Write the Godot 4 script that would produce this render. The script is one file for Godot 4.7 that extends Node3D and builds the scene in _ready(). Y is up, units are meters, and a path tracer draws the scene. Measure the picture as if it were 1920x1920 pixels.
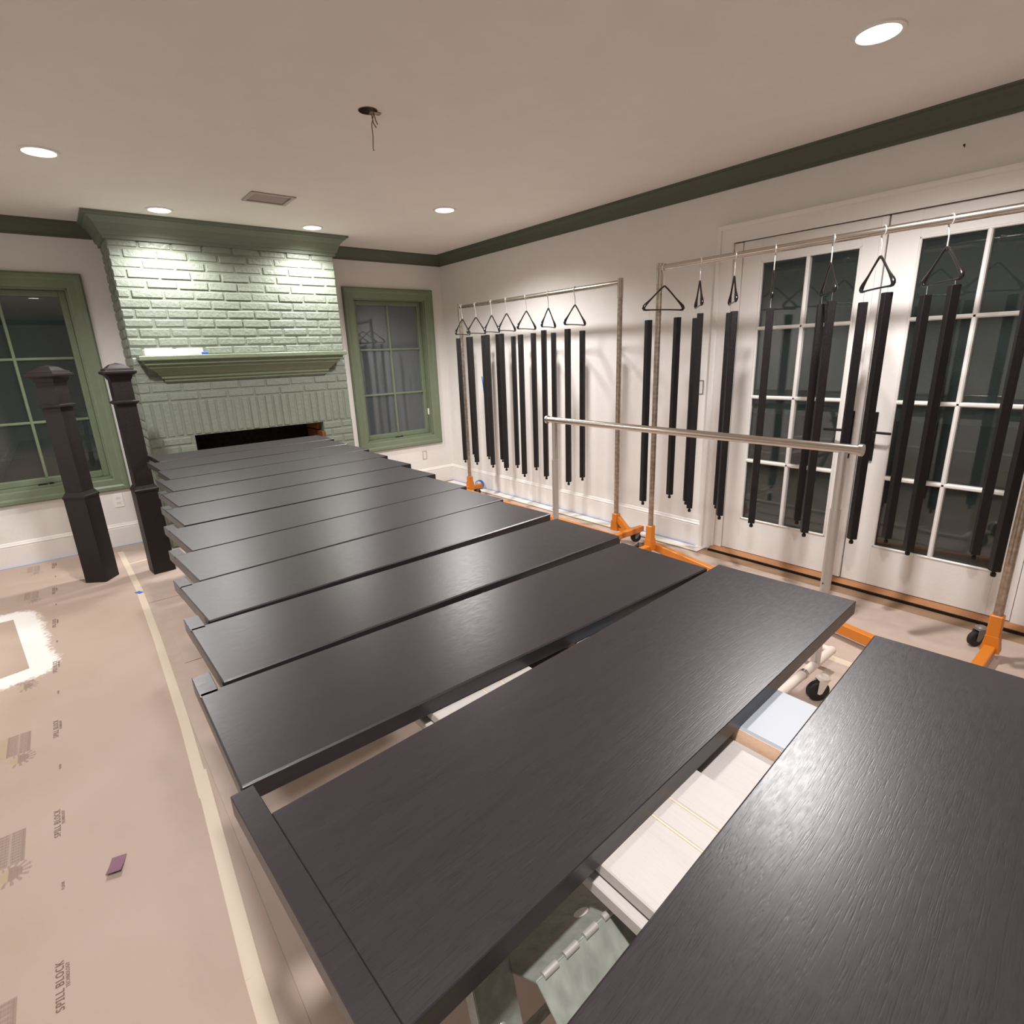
extends Node3D
# A living room under renovation: painted stair treads drying on boards and sawhorses,
# newel posts, balusters hung on garment racks, painted brick fireplace, french doors.
# World: corner of back wall (z = 0) and right wall (x = 0); room runs to -x and +z; floor y = 0.

const H := 2.555
const XL := -4.49
const ZF := 10.5
const TY := 0.88          # top of the treads
var used := {}
var M := {}
var rng := RandomNumberGenerator.new()
var cache := {}

# ------------------------------------------------------------------ naming
func numbered(called: String) -> String:
	if not used.has(called):
		used[called] = 0
		return called
	used[called] += 1
	return "%s_%03d" % [called, used[called]]

func thing(called: String, label: String, category: String, at := Vector3.ZERO, turn := 0.0, group := "") -> Node3D:
	var o := Node3D.new()
	o.name = numbered(called)
	add_child(o)
	o.position = at
	o.rotation.y = turn
	o.set_meta("label", label)
	o.set_meta("category", category)
	if group != "":
		o.set_meta("group", group)
	return o

func tag(o: Node, label: String, category: String, group := "", kind := "") -> void:
	o.set_meta("label", label)
	o.set_meta("category", category)
	if group != "":
		o.set_meta("group", group)
	if kind != "":
		o.set_meta("kind", kind)

func part(parent: Node, called: String, mesh: Mesh, m: Material, at := Vector3.ZERO) -> MeshInstance3D:
	var o := MeshInstance3D.new()
	o.name = called if parent != self else numbered(called)
	o.mesh = mesh
	o.material_override = m
	parent.add_child(o, true)
	o.position = at
	return o

func structure(called: String, label: String, category: String) -> Node3D:
	var o := thing(called, label, category)
	o.set_meta("kind", "structure")
	return o

# ------------------------------------------------------------------ mesh helpers
func new_st() -> SurfaceTool:
	var st := SurfaceTool.new()
	st.begin(Mesh.PRIMITIVE_TRIANGLES)
	return st

func tri(st: SurfaceTool, a: Vector3, b: Vector3, c: Vector3, out: Vector3) -> void:
	var n := (b - a).cross(c - a)
	if n.length_squared() < 1e-16:
		return
	n = n.normalized()
	if n.dot(out) < 0.0:
		n = -n
		st.set_normal(n); st.add_vertex(a)
		st.set_normal(n); st.add_vertex(b)
		st.set_normal(n); st.add_vertex(c)
	else:
		st.set_normal(n); st.add_vertex(a)
		st.set_normal(n); st.add_vertex(c)
		st.set_normal(n); st.add_vertex(b)

func poly(st: SurfaceTool, p: Array, out: Vector3) -> void:
	for i in range(1, p.size() - 1):
		tri(st, p[0], p[i], p[i + 1], out)

func add_box(st: SurfaceTool, c: Vector3, s: Vector3, b := 0.0, bas := Basis.IDENTITY) -> void:
	var h := s * 0.5
	b = minf(b, minf(h.x, minf(h.y, h.z)) * 0.9)
	var hb := h - Vector3(b, b, b)
	var sg := [-1.0, 1.0]
	var pt := func(ax: int, sx: float, sy: float, sz: float) -> Vector3:
		var v := Vector3(sx * hb.x, sy * hb.y, sz * hb.z)
		v[ax] = [sx, sy, sz][ax] * h[ax]
		return c + bas * v
	for s1 in sg:
		poly(st, [pt.call(0, s1, -1.0, -1.0), pt.call(0, s1, 1.0, -1.0), pt.call(0, s1, 1.0, 1.0), pt.call(0, s1, -1.0, 1.0)], bas.x * s1)
		poly(st, [pt.call(1, -1.0, s1, -1.0), pt.call(1, 1.0, s1, -1.0), pt.call(1, 1.0, s1, 1.0), pt.call(1, -1.0, s1, 1.0)], bas.y * s1)
		poly(st, [pt.call(2, -1.0, -1.0, s1), pt.call(2, 1.0, -1.0, s1), pt.call(2, 1.0, 1.0, s1), pt.call(2, -1.0, 1.0, s1)], bas.z * s1)
	if b <= 0.0:
		return
	for s1 in sg:
		for s2 in sg:
			poly(st, [pt.call(0, s1, s2, -1.0), pt.call(0, s1, s2, 1.0), pt.call(1, s1, s2, 1.0), pt.call(1, s1, s2, -1.0)], bas.x * s1 + bas.y * s2)
			poly(st, [pt.call(0, s1, -1.0, s2), pt.call(0, s1, 1.0, s2), pt.call(2, s1, 1.0, s2), pt.call(2, s1, -1.0, s2)], bas.x * s1 + bas.z * s2)
			poly(st, [pt.call(1, -1.0, s1, s2), pt.call(1, 1.0, s1, s2), pt.call(2, 1.0, s1, s2), pt.call(2, -1.0, s1, s2)], bas.y * s1 + bas.z * s2)
			for s3 in sg:
				poly(st, [pt.call(0, s1, s2, s3), pt.call(1, s1, s2, s3), pt.call(2, s1, s2, s3)], bas.x * s1 + bas.y * s2 + bas.z * s3)

func box(s: Vector3, b := 0.0, c := Vector3.ZERO, bas := Basis.IDENTITY) -> ArrayMesh:
	var key := "b%s|%s|%s|%s" % [s, b, c, bas]
	if cache.has(key):
		return cache[key]
	var st := new_st()
	add_box(st, c, s, b, bas)
	var m := st.commit()
	cache[key] = m
	return m

func box2(a: Vector3, b: Vector3, bev := 0.0) -> ArrayMesh:
	return box((b - a).abs(), bev, (a + b) * 0.5)

func add_tube(st: SurfaceTool, p: Array, r, seg := 10, closed := false) -> void:
	var n := p.size()
	var rings := []
	var side := Vector3.ZERO
	for i in n:
		var a: Vector3 = p[(i - 1 + n) % n] if (closed or i > 0) else p[0]
		var b: Vector3 = p[(i + 1) % n] if (closed or i < n - 1) else p[n - 1]
		var d := (b - a).normalized()
		if side == Vector3.ZERO:
			side = d.cross(Vector3.UP if absf(d.y) < 0.9 else Vector3.RIGHT).normalized()
		side = (side - d * side.dot(d)).normalized()
		var up := d.cross(side)
		var rad: float = r[i] if r is Array else r
		var ring := []
		for k in seg:
			var t := TAU * k / seg
			ring.append([p[i] + (side * cos(t) + up * sin(t)) * rad, side * cos(t) + up * sin(t)])
		rings.append(ring)
	var last := n if closed else n - 1
	for i in last:
		var A: Array = rings[i]
		var B: Array = rings[(i + 1) % n]
		for k in seg:
			var k2 := (k + 1) % seg
			var q := [A[k], A[k2], B[k2], B[k]]
			smooth_quad(st, q)
	if not closed:
		for e in [0, n - 1]:
			var d2: Vector3 = (p[0] - p[1]) if e == 0 else (p[n - 1] - p[n - 2])
			var cap := []
			for k in seg:
				cap.append(rings[e][k][0])
			poly(st, cap, d2)

func smooth_quad(st: SurfaceTool, q: Array) -> void:
	var n: Vector3 = (q[1][0] - q[0][0]).cross(q[2][0] - q[0][0])
	if n.length_squared() < 1e-18:
		n = (q[2][0] - q[0][0]).cross(q[3][0] - q[0][0])
	var order := [0, 1, 2, 0, 2, 3]
	if n.dot(q[0][1] + q[2][1]) > 0.0:
		order = [0, 2, 1, 0, 3, 2]
	for i in order:
		st.set_normal(q[i][1])
		st.add_vertex(q[i][0])

func tube(p: Array, r, seg := 10, closed := false) -> ArrayMesh:
	var st := new_st()
	add_tube(st, p, r, seg, closed)
	return st.commit()

func add_lathe(st: SurfaceTool, prof: Array, seg := 24, o := Vector3.ZERO, bas := Basis.IDENTITY) -> void:
	# prof: Vector2(radius, height) list; flat along the profile, smooth around
	for j in prof.size() - 1:
		var a: Vector2 = prof[j]
		var b: Vector2 = prof[j + 1]
		var d := (b - a)
		if d.length() < 1e-7:
			continue
		var nn := Vector2(d.y, -d.x).normalized()
		for k in seg:
			var t0 := TAU * k / seg
			var t1 := TAU * (k + 1) / seg
			var e0 := Vector3(cos(t0), 0, sin(t0))
			var e1 := Vector3(cos(t1), 0, sin(t1))
			var q := [[o + bas * (e0 * a.x + Vector3(0, a.y, 0)), bas * (e0 * nn.x + Vector3(0, nn.y, 0))],
				[o + bas * (e1 * a.x + Vector3(0, a.y, 0)), bas * (e1 * nn.x + Vector3(0, nn.y, 0))],
				[o + bas * (e1 * b.x + Vector3(0, b.y, 0)), bas * (e1 * nn.x + Vector3(0, nn.y, 0))],
				[o + bas * (e0 * b.x + Vector3(0, b.y, 0)), bas * (e0 * nn.x + Vector3(0, nn.y, 0))]]
			smooth_quad(st, q)

func lathe(prof: Array, seg := 24, o := Vector3.ZERO, bas := Basis.IDENTITY) -> ArrayMesh:
	var st := new_st()
	add_lathe(st, prof, seg, o, bas)
	return st.commit()

func square_loft(prof: Array) -> ArrayMesh:
	# prof: Vector2(half width, height): a square turned profile
	var st := new_st()
	var cn := [Vector3(-1, 0, -1), Vector3(1, 0, -1), Vector3(1, 0, 1), Vector3(-1, 0, 1)]
	for j in prof.size() - 1:
		var a: Vector2 = prof[j]
		var b: Vector2 = prof[j + 1]
		var dn := Vector2(b.y - a.y, -(b.x - a.x))
		for k in 4:
			var c0: Vector3 = cn[k]
			var c1: Vector3 = cn[(k + 1) % 4]
			var f := (c0 + c1) * 0.5
			poly(st, [c0 * a.x + Vector3(0, a.y, 0), c1 * a.x + Vector3(0, a.y, 0), c1 * b.x + Vector3(0, b.y, 0), c0 * b.x + Vector3(0, b.y, 0)], f * dn.x + Vector3(0, dn.y, 0))
	for e in [0, prof.size() - 1]:
		var q: Vector2 = prof[e]
		if q.x > 1e-5:
			var l := []
			for k in 4:
				l.append(cn[k] * q.x + Vector3(0, q.y, 0))
			poly(st, l, Vector3.DOWN if e == 0 else Vector3.UP)
	return st.commit()

func add_sweep(st: SurfaceTool, path: Array, prof: Array, O: Vector3, U: Vector3, V: Vector3, W: Vector3) -> void:
	# path in the (U,V) plane; prof Vector2(offset to the left of the path, height along W), closed polygon
	var n := path.size()
	var mit := []
	for i in n:
		var d0: Vector2 = (path[i] - path[i - 1]).normalized() if i > 0 else (path[1] - path[0]).normalized()
		var d1: Vector2 = (path[i + 1] - path[i]).normalized() if i < n - 1 else d0
		var n0 := Vector2(-d0.y, d0.x)
		var n1 := Vector2(-d1.y, d1.x)
		mit.append((n0 + n1) / (1.0 + n0.dot(n1)))
	var area := 0.0
	for j in prof.size():
		area += (prof[j] as Vector2).cross(prof[(j + 1) % prof.size()])
	var at := func(i: int, q: Vector2) -> Vector3:
		var p: Vector2 = path[i] + mit[i] * q.x
		return O + U * p.x + V * p.y + W * q.y
	for i in n - 1:
		var d: Vector2 = (path[i + 1] - path[i]).normalized()
		var nn := U * (-d.y) + V * d.x
		for j in prof.size():
			var a: Vector2 = prof[j]
			var b: Vector2 = prof[(j + 1) % prof.size()]
			var e := Vector2(b.y - a.y, -(b.x - a.x)) * signf(area)
			poly(st, [at.call(i, a), at.call(i + 1, a), at.call(i + 1, b), at.call(i, b)], nn * e.x + W * e.y)
	var idx := Geometry2D.triangulate_polygon(PackedVector2Array(prof))
	for e in [0, n - 1]:
		var dd: Vector2 = (path[0] - path[1]) if e == 0 else (path[n - 1] - path[n - 2])
		for k in range(0, idx.size(), 3):
			tri(st, at.call(e, prof[idx[k]]), at.call(e, prof[idx[k + 1]]), at.call(e, prof[idx[k + 2]]), U * dd.x + V * dd.y)

func sweep(path: Array, prof: Array, O: Vector3, U: Vector3, V: Vector3, W: Vector3) -> ArrayMesh:
	var st := new_st()
	add_sweep(st, path, prof, O, U, V, W)
	return st.commit()

func add_prism(st: SurfaceTool, pts: Array, O: Vector3, U: Vector3, V: Vector3, W: Vector3, depth: float) -> void:
	var area := 0.0
	var n := pts.size()
	for j in n:
		area += (pts[j] as Vector2).cross(pts[(j + 1) % n])
	var idx := Geometry2D.triangulate_polygon(PackedVector2Array(pts))
	var at := func(q: Vector2, w: float) -> Vector3: return O + U * q.x + V * q.y + W * w
	for k in range(0, idx.size(), 3):
		tri(st, at.call(pts[idx[k]], 0.0), at.call(pts[idx[k + 1]], 0.0), at.call(pts[idx[k + 2]], 0.0), -W)
		tri(st, at.call(pts[idx[k]], depth), at.call(pts[idx[k + 1]], depth), at.call(pts[idx[k + 2]], depth), W)
	for j in n:
		var a: Vector2 = pts[j]
		var b: Vector2 = pts[(j + 1) % n]
		var e := Vector2(b.y - a.y, -(b.x - a.x)) * signf(area)
		poly(st, [at.call(a, 0.0), at.call(b, 0.0), at.call(b, depth), at.call(a, depth)], U * e.x + V * e.y)

func prism(pts: Array, O: Vector3, U: Vector3, V: Vector3, W: Vector3, depth: float) -> ArrayMesh:
	var st := new_st()
	add_prism(st, pts, O, U, V, W, depth)
	return st.commit()

func pane_mesh(a: Vector3, b: Vector3, axis: int, gap := 0.012) -> ArrayMesh:
	# two sheets of a sealed double pane, facing the given axis
	var st := new_st()
	for k in 2:
		var off := Vector3.ZERO
		off[axis] = gap * (k - 0.5)
		var o := [a, b, b, a]
		var v := []
		for c in [[0, 0], [1, 0], [1, 1], [0, 1]]:
			var p := a
			var i1 := (axis + 1) % 3
			var i2 := (axis + 2) % 3
			p[i1] = a[i1] if c[0] == 0 else b[i1]
			p[i2] = a[i2] if c[1] == 0 else b[i2]
			v.append(p + off)
		var out := Vector3.ZERO
		out[axis] = 1.0 if axis == 2 else -1.0
		poly(st, v, out)
	return st.commit()

# ------------------------------------------------------------------ materials
func rgb(r: float, g: float, b: float) -> Color:
	return Color(r / 255.0, g / 255.0, b / 255.0)

func mat(c: Color, rough := 0.6, metal := 0.0, spec := 0.5) -> StandardMaterial3D:
	var m := StandardMaterial3D.new()
	m.albedo_color = c
	m.roughness = rough
	m.metallic = metal
	m.metallic_specular = spec
	return m

func noise_image(sz: int, freq: float, sd: int, oct := 4, kind := FastNoiseLite.TYPE_SIMPLEX) -> Image:
	var n := FastNoiseLite.new()
	n.seed = sd
	n.noise_type = kind
	n.frequency = freq
	n.fractal_octaves = oct
	return n.get_seamless_image(sz, sz)

func normal_of(im: Image, strength: float) -> ImageTexture:
	var d: Image = im.duplicate()
	d.convert(Image.FORMAT_RGBA8)
	d.bump_map_to_normal_map(strength)
	return ImageTexture.create_from_image(d)

func tinted(im: Image, a: Color, b: Color) -> ImageTexture:
	var o := Image.create(im.get_width(), im.get_height(), false, Image.FORMAT_RGB8)
	for y in im.get_height():
		for x in im.get_width():
			o.set_pixel(x, y, a.lerp(b, im.get_pixel(x, y).r))
	return ImageTexture.create_from_image(o)

func triplanar(m: StandardMaterial3D, s: Vector3, world := false) -> void:
	m.uv1_triplanar = true
	m.uv1_world_triplanar = world
	m.uv1_scale = s

func bumpy(m: StandardMaterial3D, tex: Texture2D, k: float) -> void:
	m.normal_enabled = true
	m.normal_texture = tex
	m.normal_scale = k

func materials() -> void:
	var soft := noise_image(256, 0.03, 3)
	var fine := noise_image(256, 0.12, 5)
	var fine_n := normal_of(fine, 2.0)
	var soft_n := normal_of(soft, 4.0)
	M.wall = mat(Color.WHITE, 0.7, 0.0, 0.4)
	M.wall.albedo_texture = tinted(soft, rgb(228, 224, 219), rgb(231, 227, 222))
	triplanar(M.wall, Vector3(0.5, 0.5, 0.5), true)
	bumpy(M.wall, fine_n, 0.05)
	M.ceiling = mat(Color.WHITE, 0.85, 0.0, 0.3)
	M.ceiling.albedo_texture = tinted(soft, rgb(229, 223, 216), rgb(232, 226, 219))
	triplanar(M.ceiling, Vector3(0.4, 0.4, 0.4), true)
	bumpy(M.ceiling, fine_n, 0.04)
	M.trim = mat(rgb(233, 229, 224), 0.38)
	bumpy(M.trim, fine_n, 0.06)
	triplanar(M.trim, Vector3(1.5, 1.5, 1.5), true)
	M.sage = mat(Color.WHITE, 0.42)
	M.sage.albedo_texture = tinted(soft, rgb(110, 121, 97), rgb(116, 127, 103))
	triplanar(M.sage, Vector3(1, 1, 1), true)
	bumpy(M.sage, fine_n, 0.08)
	M.brick = mat(Color.WHITE, 0.45)
	M.brick.albedo_texture = tinted(soft, rgb(118, 126, 113), rgb(126, 133, 120))
	triplanar(M.brick, Vector3(3, 3, 3), true)
	bumpy(M.brick, soft_n, 0.5)
	M.mortar = mat(rgb(117, 124, 110), 0.6)
	bumpy(M.mortar, fine_n, 0.5)
	triplanar(M.mortar, Vector3(3, 3, 3), true)
	M.soot_and_cavity = mat(Color.WHITE, 0.9, 0.0, 0.2)
	M.soot_and_cavity.albedo_texture = tinted(soft, rgb(12, 10, 9), rgb(34, 27, 22))
	triplanar(M.soot_and_cavity, Vector3(2, 2, 2), true)
	M.firebrick = mat(Color.WHITE, 0.9, 0.0, 0.2)
	M.firebrick.albedo_texture = tinted(soft, rgb(96, 62, 38), rgb(140, 92, 58))
	triplanar(M.firebrick, Vector3(4, 4, 4), true)
	# black stained oak: long grain along the board (local x)
	var g1 := FastNoiseLite.new()
	g1.seed = 11
	g1.frequency = 0.02
	g1.fractal_octaves = 5
	var pores := FastNoiseLite.new()
	pores.seed = 21
	pores.frequency = 0.05
	pores.fractal_octaves = 2
	var W := 512
	var grain := Image.create(W, W, false, Image.FORMAT_RGBA8)
	for y in W:
		for x in W:
			var fx := absf(float(x) / W - 0.5) * 2.0 * W
			var fy := absf(float(y) / W - 0.5) * 2.0 * W
			var wv := g1.get_noise_2d(fx * 0.18, fy * 0.6)
			var streak := pores.get_noise_2d(fx * 0.35 + wv * 30.0, fy * 4.5 + wv * 60.0)
			var v := 0.6 + 0.22 * wv - 0.9 * maxf(0.0, streak - 0.12)
			grain.set_pixel(x, y, Color(v, v, v))
	var grain_n := normal_of(grain, 2.2)
	var long_grain: Image = grain.duplicate()
	long_grain.rotate_90(CLOCKWISE)
	M.tread = mat(Color.WHITE, 0.37, 0.0, 0.52)
	M.tread.albedo_texture = tinted(grain, rgb(29, 25, 27), rgb(43, 37, 40))
	triplanar(M.tread, Vector3(0.8, 2.6, 2.6))
	bumpy(M.tread, grain_n, 0.07)
	M.tread.roughness_texture = tinted(fine, Color(0.86, 0.86, 0.86), Color(1, 1, 1))
	M.black = mat(Color.WHITE, 0.5, 0.0, 0.4)
	M.black.albedo_texture = tinted(long_grain, rgb(17, 14, 14), rgb(28, 24, 24))
	triplanar(M.black, Vector3(3.0, 1.0, 3.0))
	bumpy(M.black, fine_n, 0.15)
	M.newel = mat(Color.WHITE, 0.5, 0.0, 0.4)
	M.newel.albedo_texture = tinted(long_grain, rgb(27, 22, 21), rgb(42, 35, 33))
	triplanar(M.newel, Vector3(3.0, 1.0, 3.0))
	bumpy(M.newel, fine_n, 0.2)
	M.hanger = mat(rgb(18, 16, 16), 0.22, 0.0, 0.6)
	M.chrome = mat(rgb(205, 196, 186), 0.22, 1.0)
	M.hook = mat(rgb(235, 232, 228), 0.3, 0.8)
	M.worn = mat(Color.WHITE, 0.36, 0.9)
	M.worn.albedo_texture = tinted(soft, rgb(150, 132, 116), rgb(196, 184, 170))
	triplanar(M.worn, Vector3(3, 3, 3))
	M.crown = mat(rgb(80, 85, 68), 0.5)
	M.breast_crown = mat(rgb(104, 112, 98), 0.5)
	M.tube = mat(rgb(204, 199, 194), 0.36, 0.75)
	M.hinge = mat(rgb(168, 164, 158), 0.4, 0.4)
	M.orange = mat(rgb(206, 122, 34), 0.42)
	M.rubber = mat(rgb(26, 24, 23), 0.6)
	M.greycap = mat(rgb(120, 112, 106), 0.4)
	M.beige = mat(rgb(222, 210, 198), 0.35)
	M.steel = mat(Color.WHITE, 0.45, 0.15)
	M.steel.albedo_texture = tinted(soft, rgb(112, 116, 108), rgb(142, 145, 136))
	triplanar(M.steel, Vector3(4, 4, 4))
	bumpy(M.steel, soft_n, 0.25)
	M.primer = mat(Color.WHITE, 0.5)
	M.primer.albedo_texture = tinted(long_grain, rgb(162, 157, 153), rgb(176, 170, 165))
	triplanar(M.primer, Vector3(3.0, 3.0, 0.6))
	M.rawpine = mat(Color.WHITE, 0.6)
	M.rawpine.albedo_texture = tinted(long_grain, rgb(204, 166, 136), rgb(226, 196, 170))
	triplanar(M.rawpine, Vector3(6.0, 6.0, 0.6))
	M.bluegrey = mat(rgb(146, 151, 158), 0.45)
	M.oak = mat(Color.WHITE, 0.5)
	M.oak.albedo_texture = tinted(long_grain, rgb(150, 100, 62), rgb(190, 138, 94))
	triplanar(M.oak, Vector3(6, 6, 0.8))
	M.darkmetal = mat(rgb(40, 34, 30), 0.5, 0.6)
	M.handle = mat(rgb(20, 18, 18), 0.4, 0.2)
	M.card = mat(Color.WHITE, 0.55, 0.0, 0.4)
	M.card.albedo_texture = tinted(soft, rgb(182, 163, 150), rgb(191, 172, 159))
	triplanar(M.card, Vector3(0.8, 0.8, 0.8), true)
	M.subfloor = mat(rgb(150, 120, 92), 0.7)
	M.tape = mat(rgb(214, 199, 178), 0.5)
	M.paper = mat(rgb(232, 226, 216), 0.6)
	M.blue = mat(rgb(52, 98, 200), 0.5)
	M.bluepale = mat(rgb(150, 165, 205), 0.5)
	M.white = mat(rgb(240, 238, 232), 0.5)
	M.purple = mat(rgb(132, 92, 112), 0.6)
	M.purple_back = mat(rgb(70, 45, 35), 0.8)
	M.ink = mat(rgb(118, 98, 86), 0.7)
	M.copper = mat(rgb(140, 92, 60), 0.4, 0.8)
	M.vent = mat(rgb(168, 156, 146), 0.5)
	M.outside = mat(rgb(34, 38, 34), 0.8)
	M.glass = StandardMaterial3D.new()
	M.glass.albedo_color = Color(0.85, 0.95, 0.92, 0.015)
	M.glass.roughness = 0.0
	M.glass.metallic_specular = 0.5
	M.glass.transparency = BaseMaterial3D.TRANSPARENCY_ALPHA
	M.hazed = M.glass.duplicate()
	M.hazed.albedo_color = Color(0.86, 0.92, 0.95, 0.045)
	M.lens = mat(rgb(255, 250, 242), 0.4)
	M.lens.emission_enabled = true
	M.lens.emission = Color(1.0, 0.94, 0.86)
	M.lens.emission_energy_multiplier = 14.0

# ------------------------------------------------------------------ light fittings
const LAMPS := [
	[-3.45, 1.72, "round recessed ceiling light above the newel posts", 0.85],
	[-2.80, 0.76, "round recessed ceiling light by chimney breast, window-post side", 0.55],
	[-1.70, 0.74, "round recessed ceiling light by chimney breast, room-corner side", 0.55],
	[-1.06, 1.78, "round recessed ceiling light near the corner garment rack", 1.00],
	[-1.06, 4.69, "round recessed ceiling light in front of the french doors", 1.00],
	[-3.60, 5.62, "round recessed ceiling light over the last stair treads", 1.25]]

func downlight(x: float, z: float, label: String, k: float) -> void:
	var t := thing("recessed_light", label, "ceiling light", Vector3(x, H, z), 0, "recessed ceiling lights")
	part(t, "trim_ring", lathe([Vector2(0.088, 0.0), Vector2(0.086, -0.006), Vector2(0.072, -0.008), Vector2(0.069, -0.004), Vector2(0.069, 0.0)], 32), M.trim)
	part(t, "glowing_lens", lathe([Vector2(0.069, -0.001), Vector2(0.069, -0.005), Vector2(0.0, -0.005)], 32), M.lens)
	var l := SpotLight3D.new()
	l.name = "light"
	l.light_color = Color(1.0, 0.985, 0.985)
	l.light_energy = 5.0 * k
	l.light_size = 0.065
	l.spot_range = 14.0
	l.spot_attenuation = 2.0
	l.spot_angle = 76.0
	l.spot_angle_attenuation = 0.75
	l.shadow_enabled = true
	l.rotation_degrees = Vector3(-90, 0, 0)
	t.add_child(l)
	l.position = Vector3(0, -0.075, 0)

# ------------------------------------------------------------------ room shell
func wall_cells(st: SurfaceTool, us: Array, vs: Array, holes: Array, f: Callable) -> void:
	for i in us.size() - 1:
		for j in vs.size() - 1:
			var cu: float = (us[i] + us[i + 1]) * 0.5
			var cv: float = (vs[j] + vs[j + 1]) * 0.5
			var skip := false
			for h in holes:
				if cu > h[0] and cu < h[1] and cv > h[2] and cv < h[3]:
					skip = true
			if not skip:
				f.call(st, us[i], us[i + 1], vs[j], vs[j + 1])

func shell() -> void:
	var fl := structure("floor", "wooden subfloor under the cardboard floor protection", "floor")
	part(fl, "slab", box2(Vector3(XL - 0.15, -0.12, -0.15), Vector3(0.15, -0.003, ZF + 0.15)), M.subfloor)
	# ceiling with the openings of a junction box and an air vent
	var cc := CSGCombiner3D.new()
	cc.name = "ceiling"
	add_child(cc)
	used["ceiling"] = 0
	tag(cc, "plain off-white painted ceiling", "ceiling", "", "structure")
	var cb := CSGBox3D.new()
	cb.name = "slab"
	cb.size = Vector3(-XL + 0.3, 0.2, ZF + 0.3)
	cb.position = Vector3(XL * 0.5, H + 0.1, ZF * 0.5)
	cb.material = M.ceiling
	cc.add_child(cb)
	var hole := CSGCylinder3D.new()
	hole.name = "round_hole"
	hole.operation = CSGShape3D.OPERATION_SUBTRACTION
	hole.radius = 0.044
	hole.height = 0.12
	hole.sides = 28
	hole.position = Vector3(-2.29, H, 3.07)
	hole.material = M.ceiling
	cc.add_child(hole)
	var vh := CSGBox3D.new()
	vh.name = "vent_hole"
	vh.operation = CSGShape3D.OPERATION_SUBTRACTION
	vh.size = Vector3(0.25, 0.2, 0.2)
	vh.position = Vector3(-2.245, H, 1.43)
	vh.material = M.soot_and_cavity  # near-black colour stands for the shade inside the vent, no soot here
	cc.add_child(vh)
	# walls
	var wb := structure("wall_back", "off-white painted wall behind the fireplace with two windows", "wall")
	var st := new_st()
	var holes := [[-1.087, -0.240, 0.588, 2.092], [-4.250, -3.403, 0.588, 2.092]]
	wall_cells(st, [XL - 0.15, -4.250, -3.403, -1.087, -0.240, 0.15], [-0.003, 0.588, 2.092, H], holes,
		func(s, a, b, c, d): add_box(s, Vector3((a + b) / 2, (c + d) / 2, -0.075), Vector3(b - a, d - c, 0.15)))
	part(wb, "plaster", st.commit(), M.wall)
	var wr := structure("wall_right", "off-white painted long wall with the french doors", "wall")
	st = new_st()
	wall_cells(st, [-0.003, 3.575, 5.345, ZF + 0.15], [-0.003, 2.165, H], [[3.575, 5.345, -1.0, 2.165]],
		func(s, a, b, c, d): add_box(s, Vector3(0.075, (c + d) / 2, (a + b) / 2), Vector3(0.15, d - c, b - a)))
	part(wr, "plaster", st.commit(), M.wall)
	var wl := structure("wall_left", "off-white painted wall facing the french doors", "wall")
	part(wl, "plaster", box2(Vector3(XL - 0.15, -0.003, -0.0), Vector3(XL, H, ZF + 0.15)), M.wall)
	var wf := structure("wall_front", "off-white painted wall facing the fireplace", "wall")
	part(wf, "plaster", box2(Vector3(XL, -0.003, ZF), Vector3(0.0, H, ZF + 0.15)), M.wall)

	# baseboards: moulded top
	var bp := [Vector2(0.0, 0.0), Vector2(0.016, 0.0), Vector2(0.016, 0.158), Vector2(0.013, 0.162), Vector2(0.0175, 0.167), Vector2(0.0175, 0.172), Vector2(0.011, 0.180), Vector2(0.008, 0.190), Vector2(0.0, 0.196)]
	var up := Vector3.UP
	var bb1 := structure("baseboard_back", "white moulded baseboard under the windows", "baseboard")
	# path direction chosen so that its left side is the room
	part(bb1, "moulding", sweep([Vector2(-3.16, 0.0), Vector2(XL, 0.0)].map(func(q): return q), bp, Vector3.ZERO, Vector3.RIGHT, Vector3(0, 0, -1), up), M.trim)
	part(bb1, "moulding", sweep([Vector2(0.0, 0.0), Vector2(-1.40, 0.0)], bp, Vector3.ZERO, Vector3.RIGHT, Vector3(0, 0, -1), up), M.trim)
	var bb2 := structure("baseboard_right", "white moulded baseboard below the hanging balusters", "baseboard")
	part(bb2, "moulding", sweep([Vector2(0.0, 3.46), Vector2(0.0, 0.0)], mirrored(bp), Vector3.ZERO, Vector3.RIGHT, Vector3.BACK, up), M.trim)
	part(bb2, "moulding", sweep([Vector2(0.0, ZF), Vector2(0.0, 5.46)], mirrored(bp), Vector3.ZERO, Vector3.RIGHT, Vector3.BACK, up), M.trim)
	var bb3 := structure("baseboard_left", "white moulded baseboard facing the french doors", "baseboard")
	part(bb3, "moulding", sweep([Vector2(XL, 0.0), Vector2(XL, ZF)], mirrored(bp), Vector3.ZERO, Vector3.RIGHT, Vector3.BACK, up), M.trim)

	# sage crown moulding
	var cp := [Vector2(0.0, -0.105), Vector2(0.008, -0.105), Vector2(0.010, -0.090), Vector2(0.020, -0.083), Vector2(0.028, -0.066), Vector2(0.046, -0.042), Vector2(0.066, -0.026), Vector2(0.076, -0.014), Vector2(0.088, -0.012), Vector2(0.090, 0.0), Vector2(0.0, 0.0)]
	var t1 := structure("trim_1", "dark sage crown moulding along the french door wall and window walls", "crown moulding")
	part(t1, "moulding", sweep([Vector2(0.0, ZF), Vector2(0.0, 0.0), Vector2(-1.40, 0.0)], mirrored(cp), Vector3(0, H, 0), Vector3.RIGHT, Vector3.BACK, up), M.crown)
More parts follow.
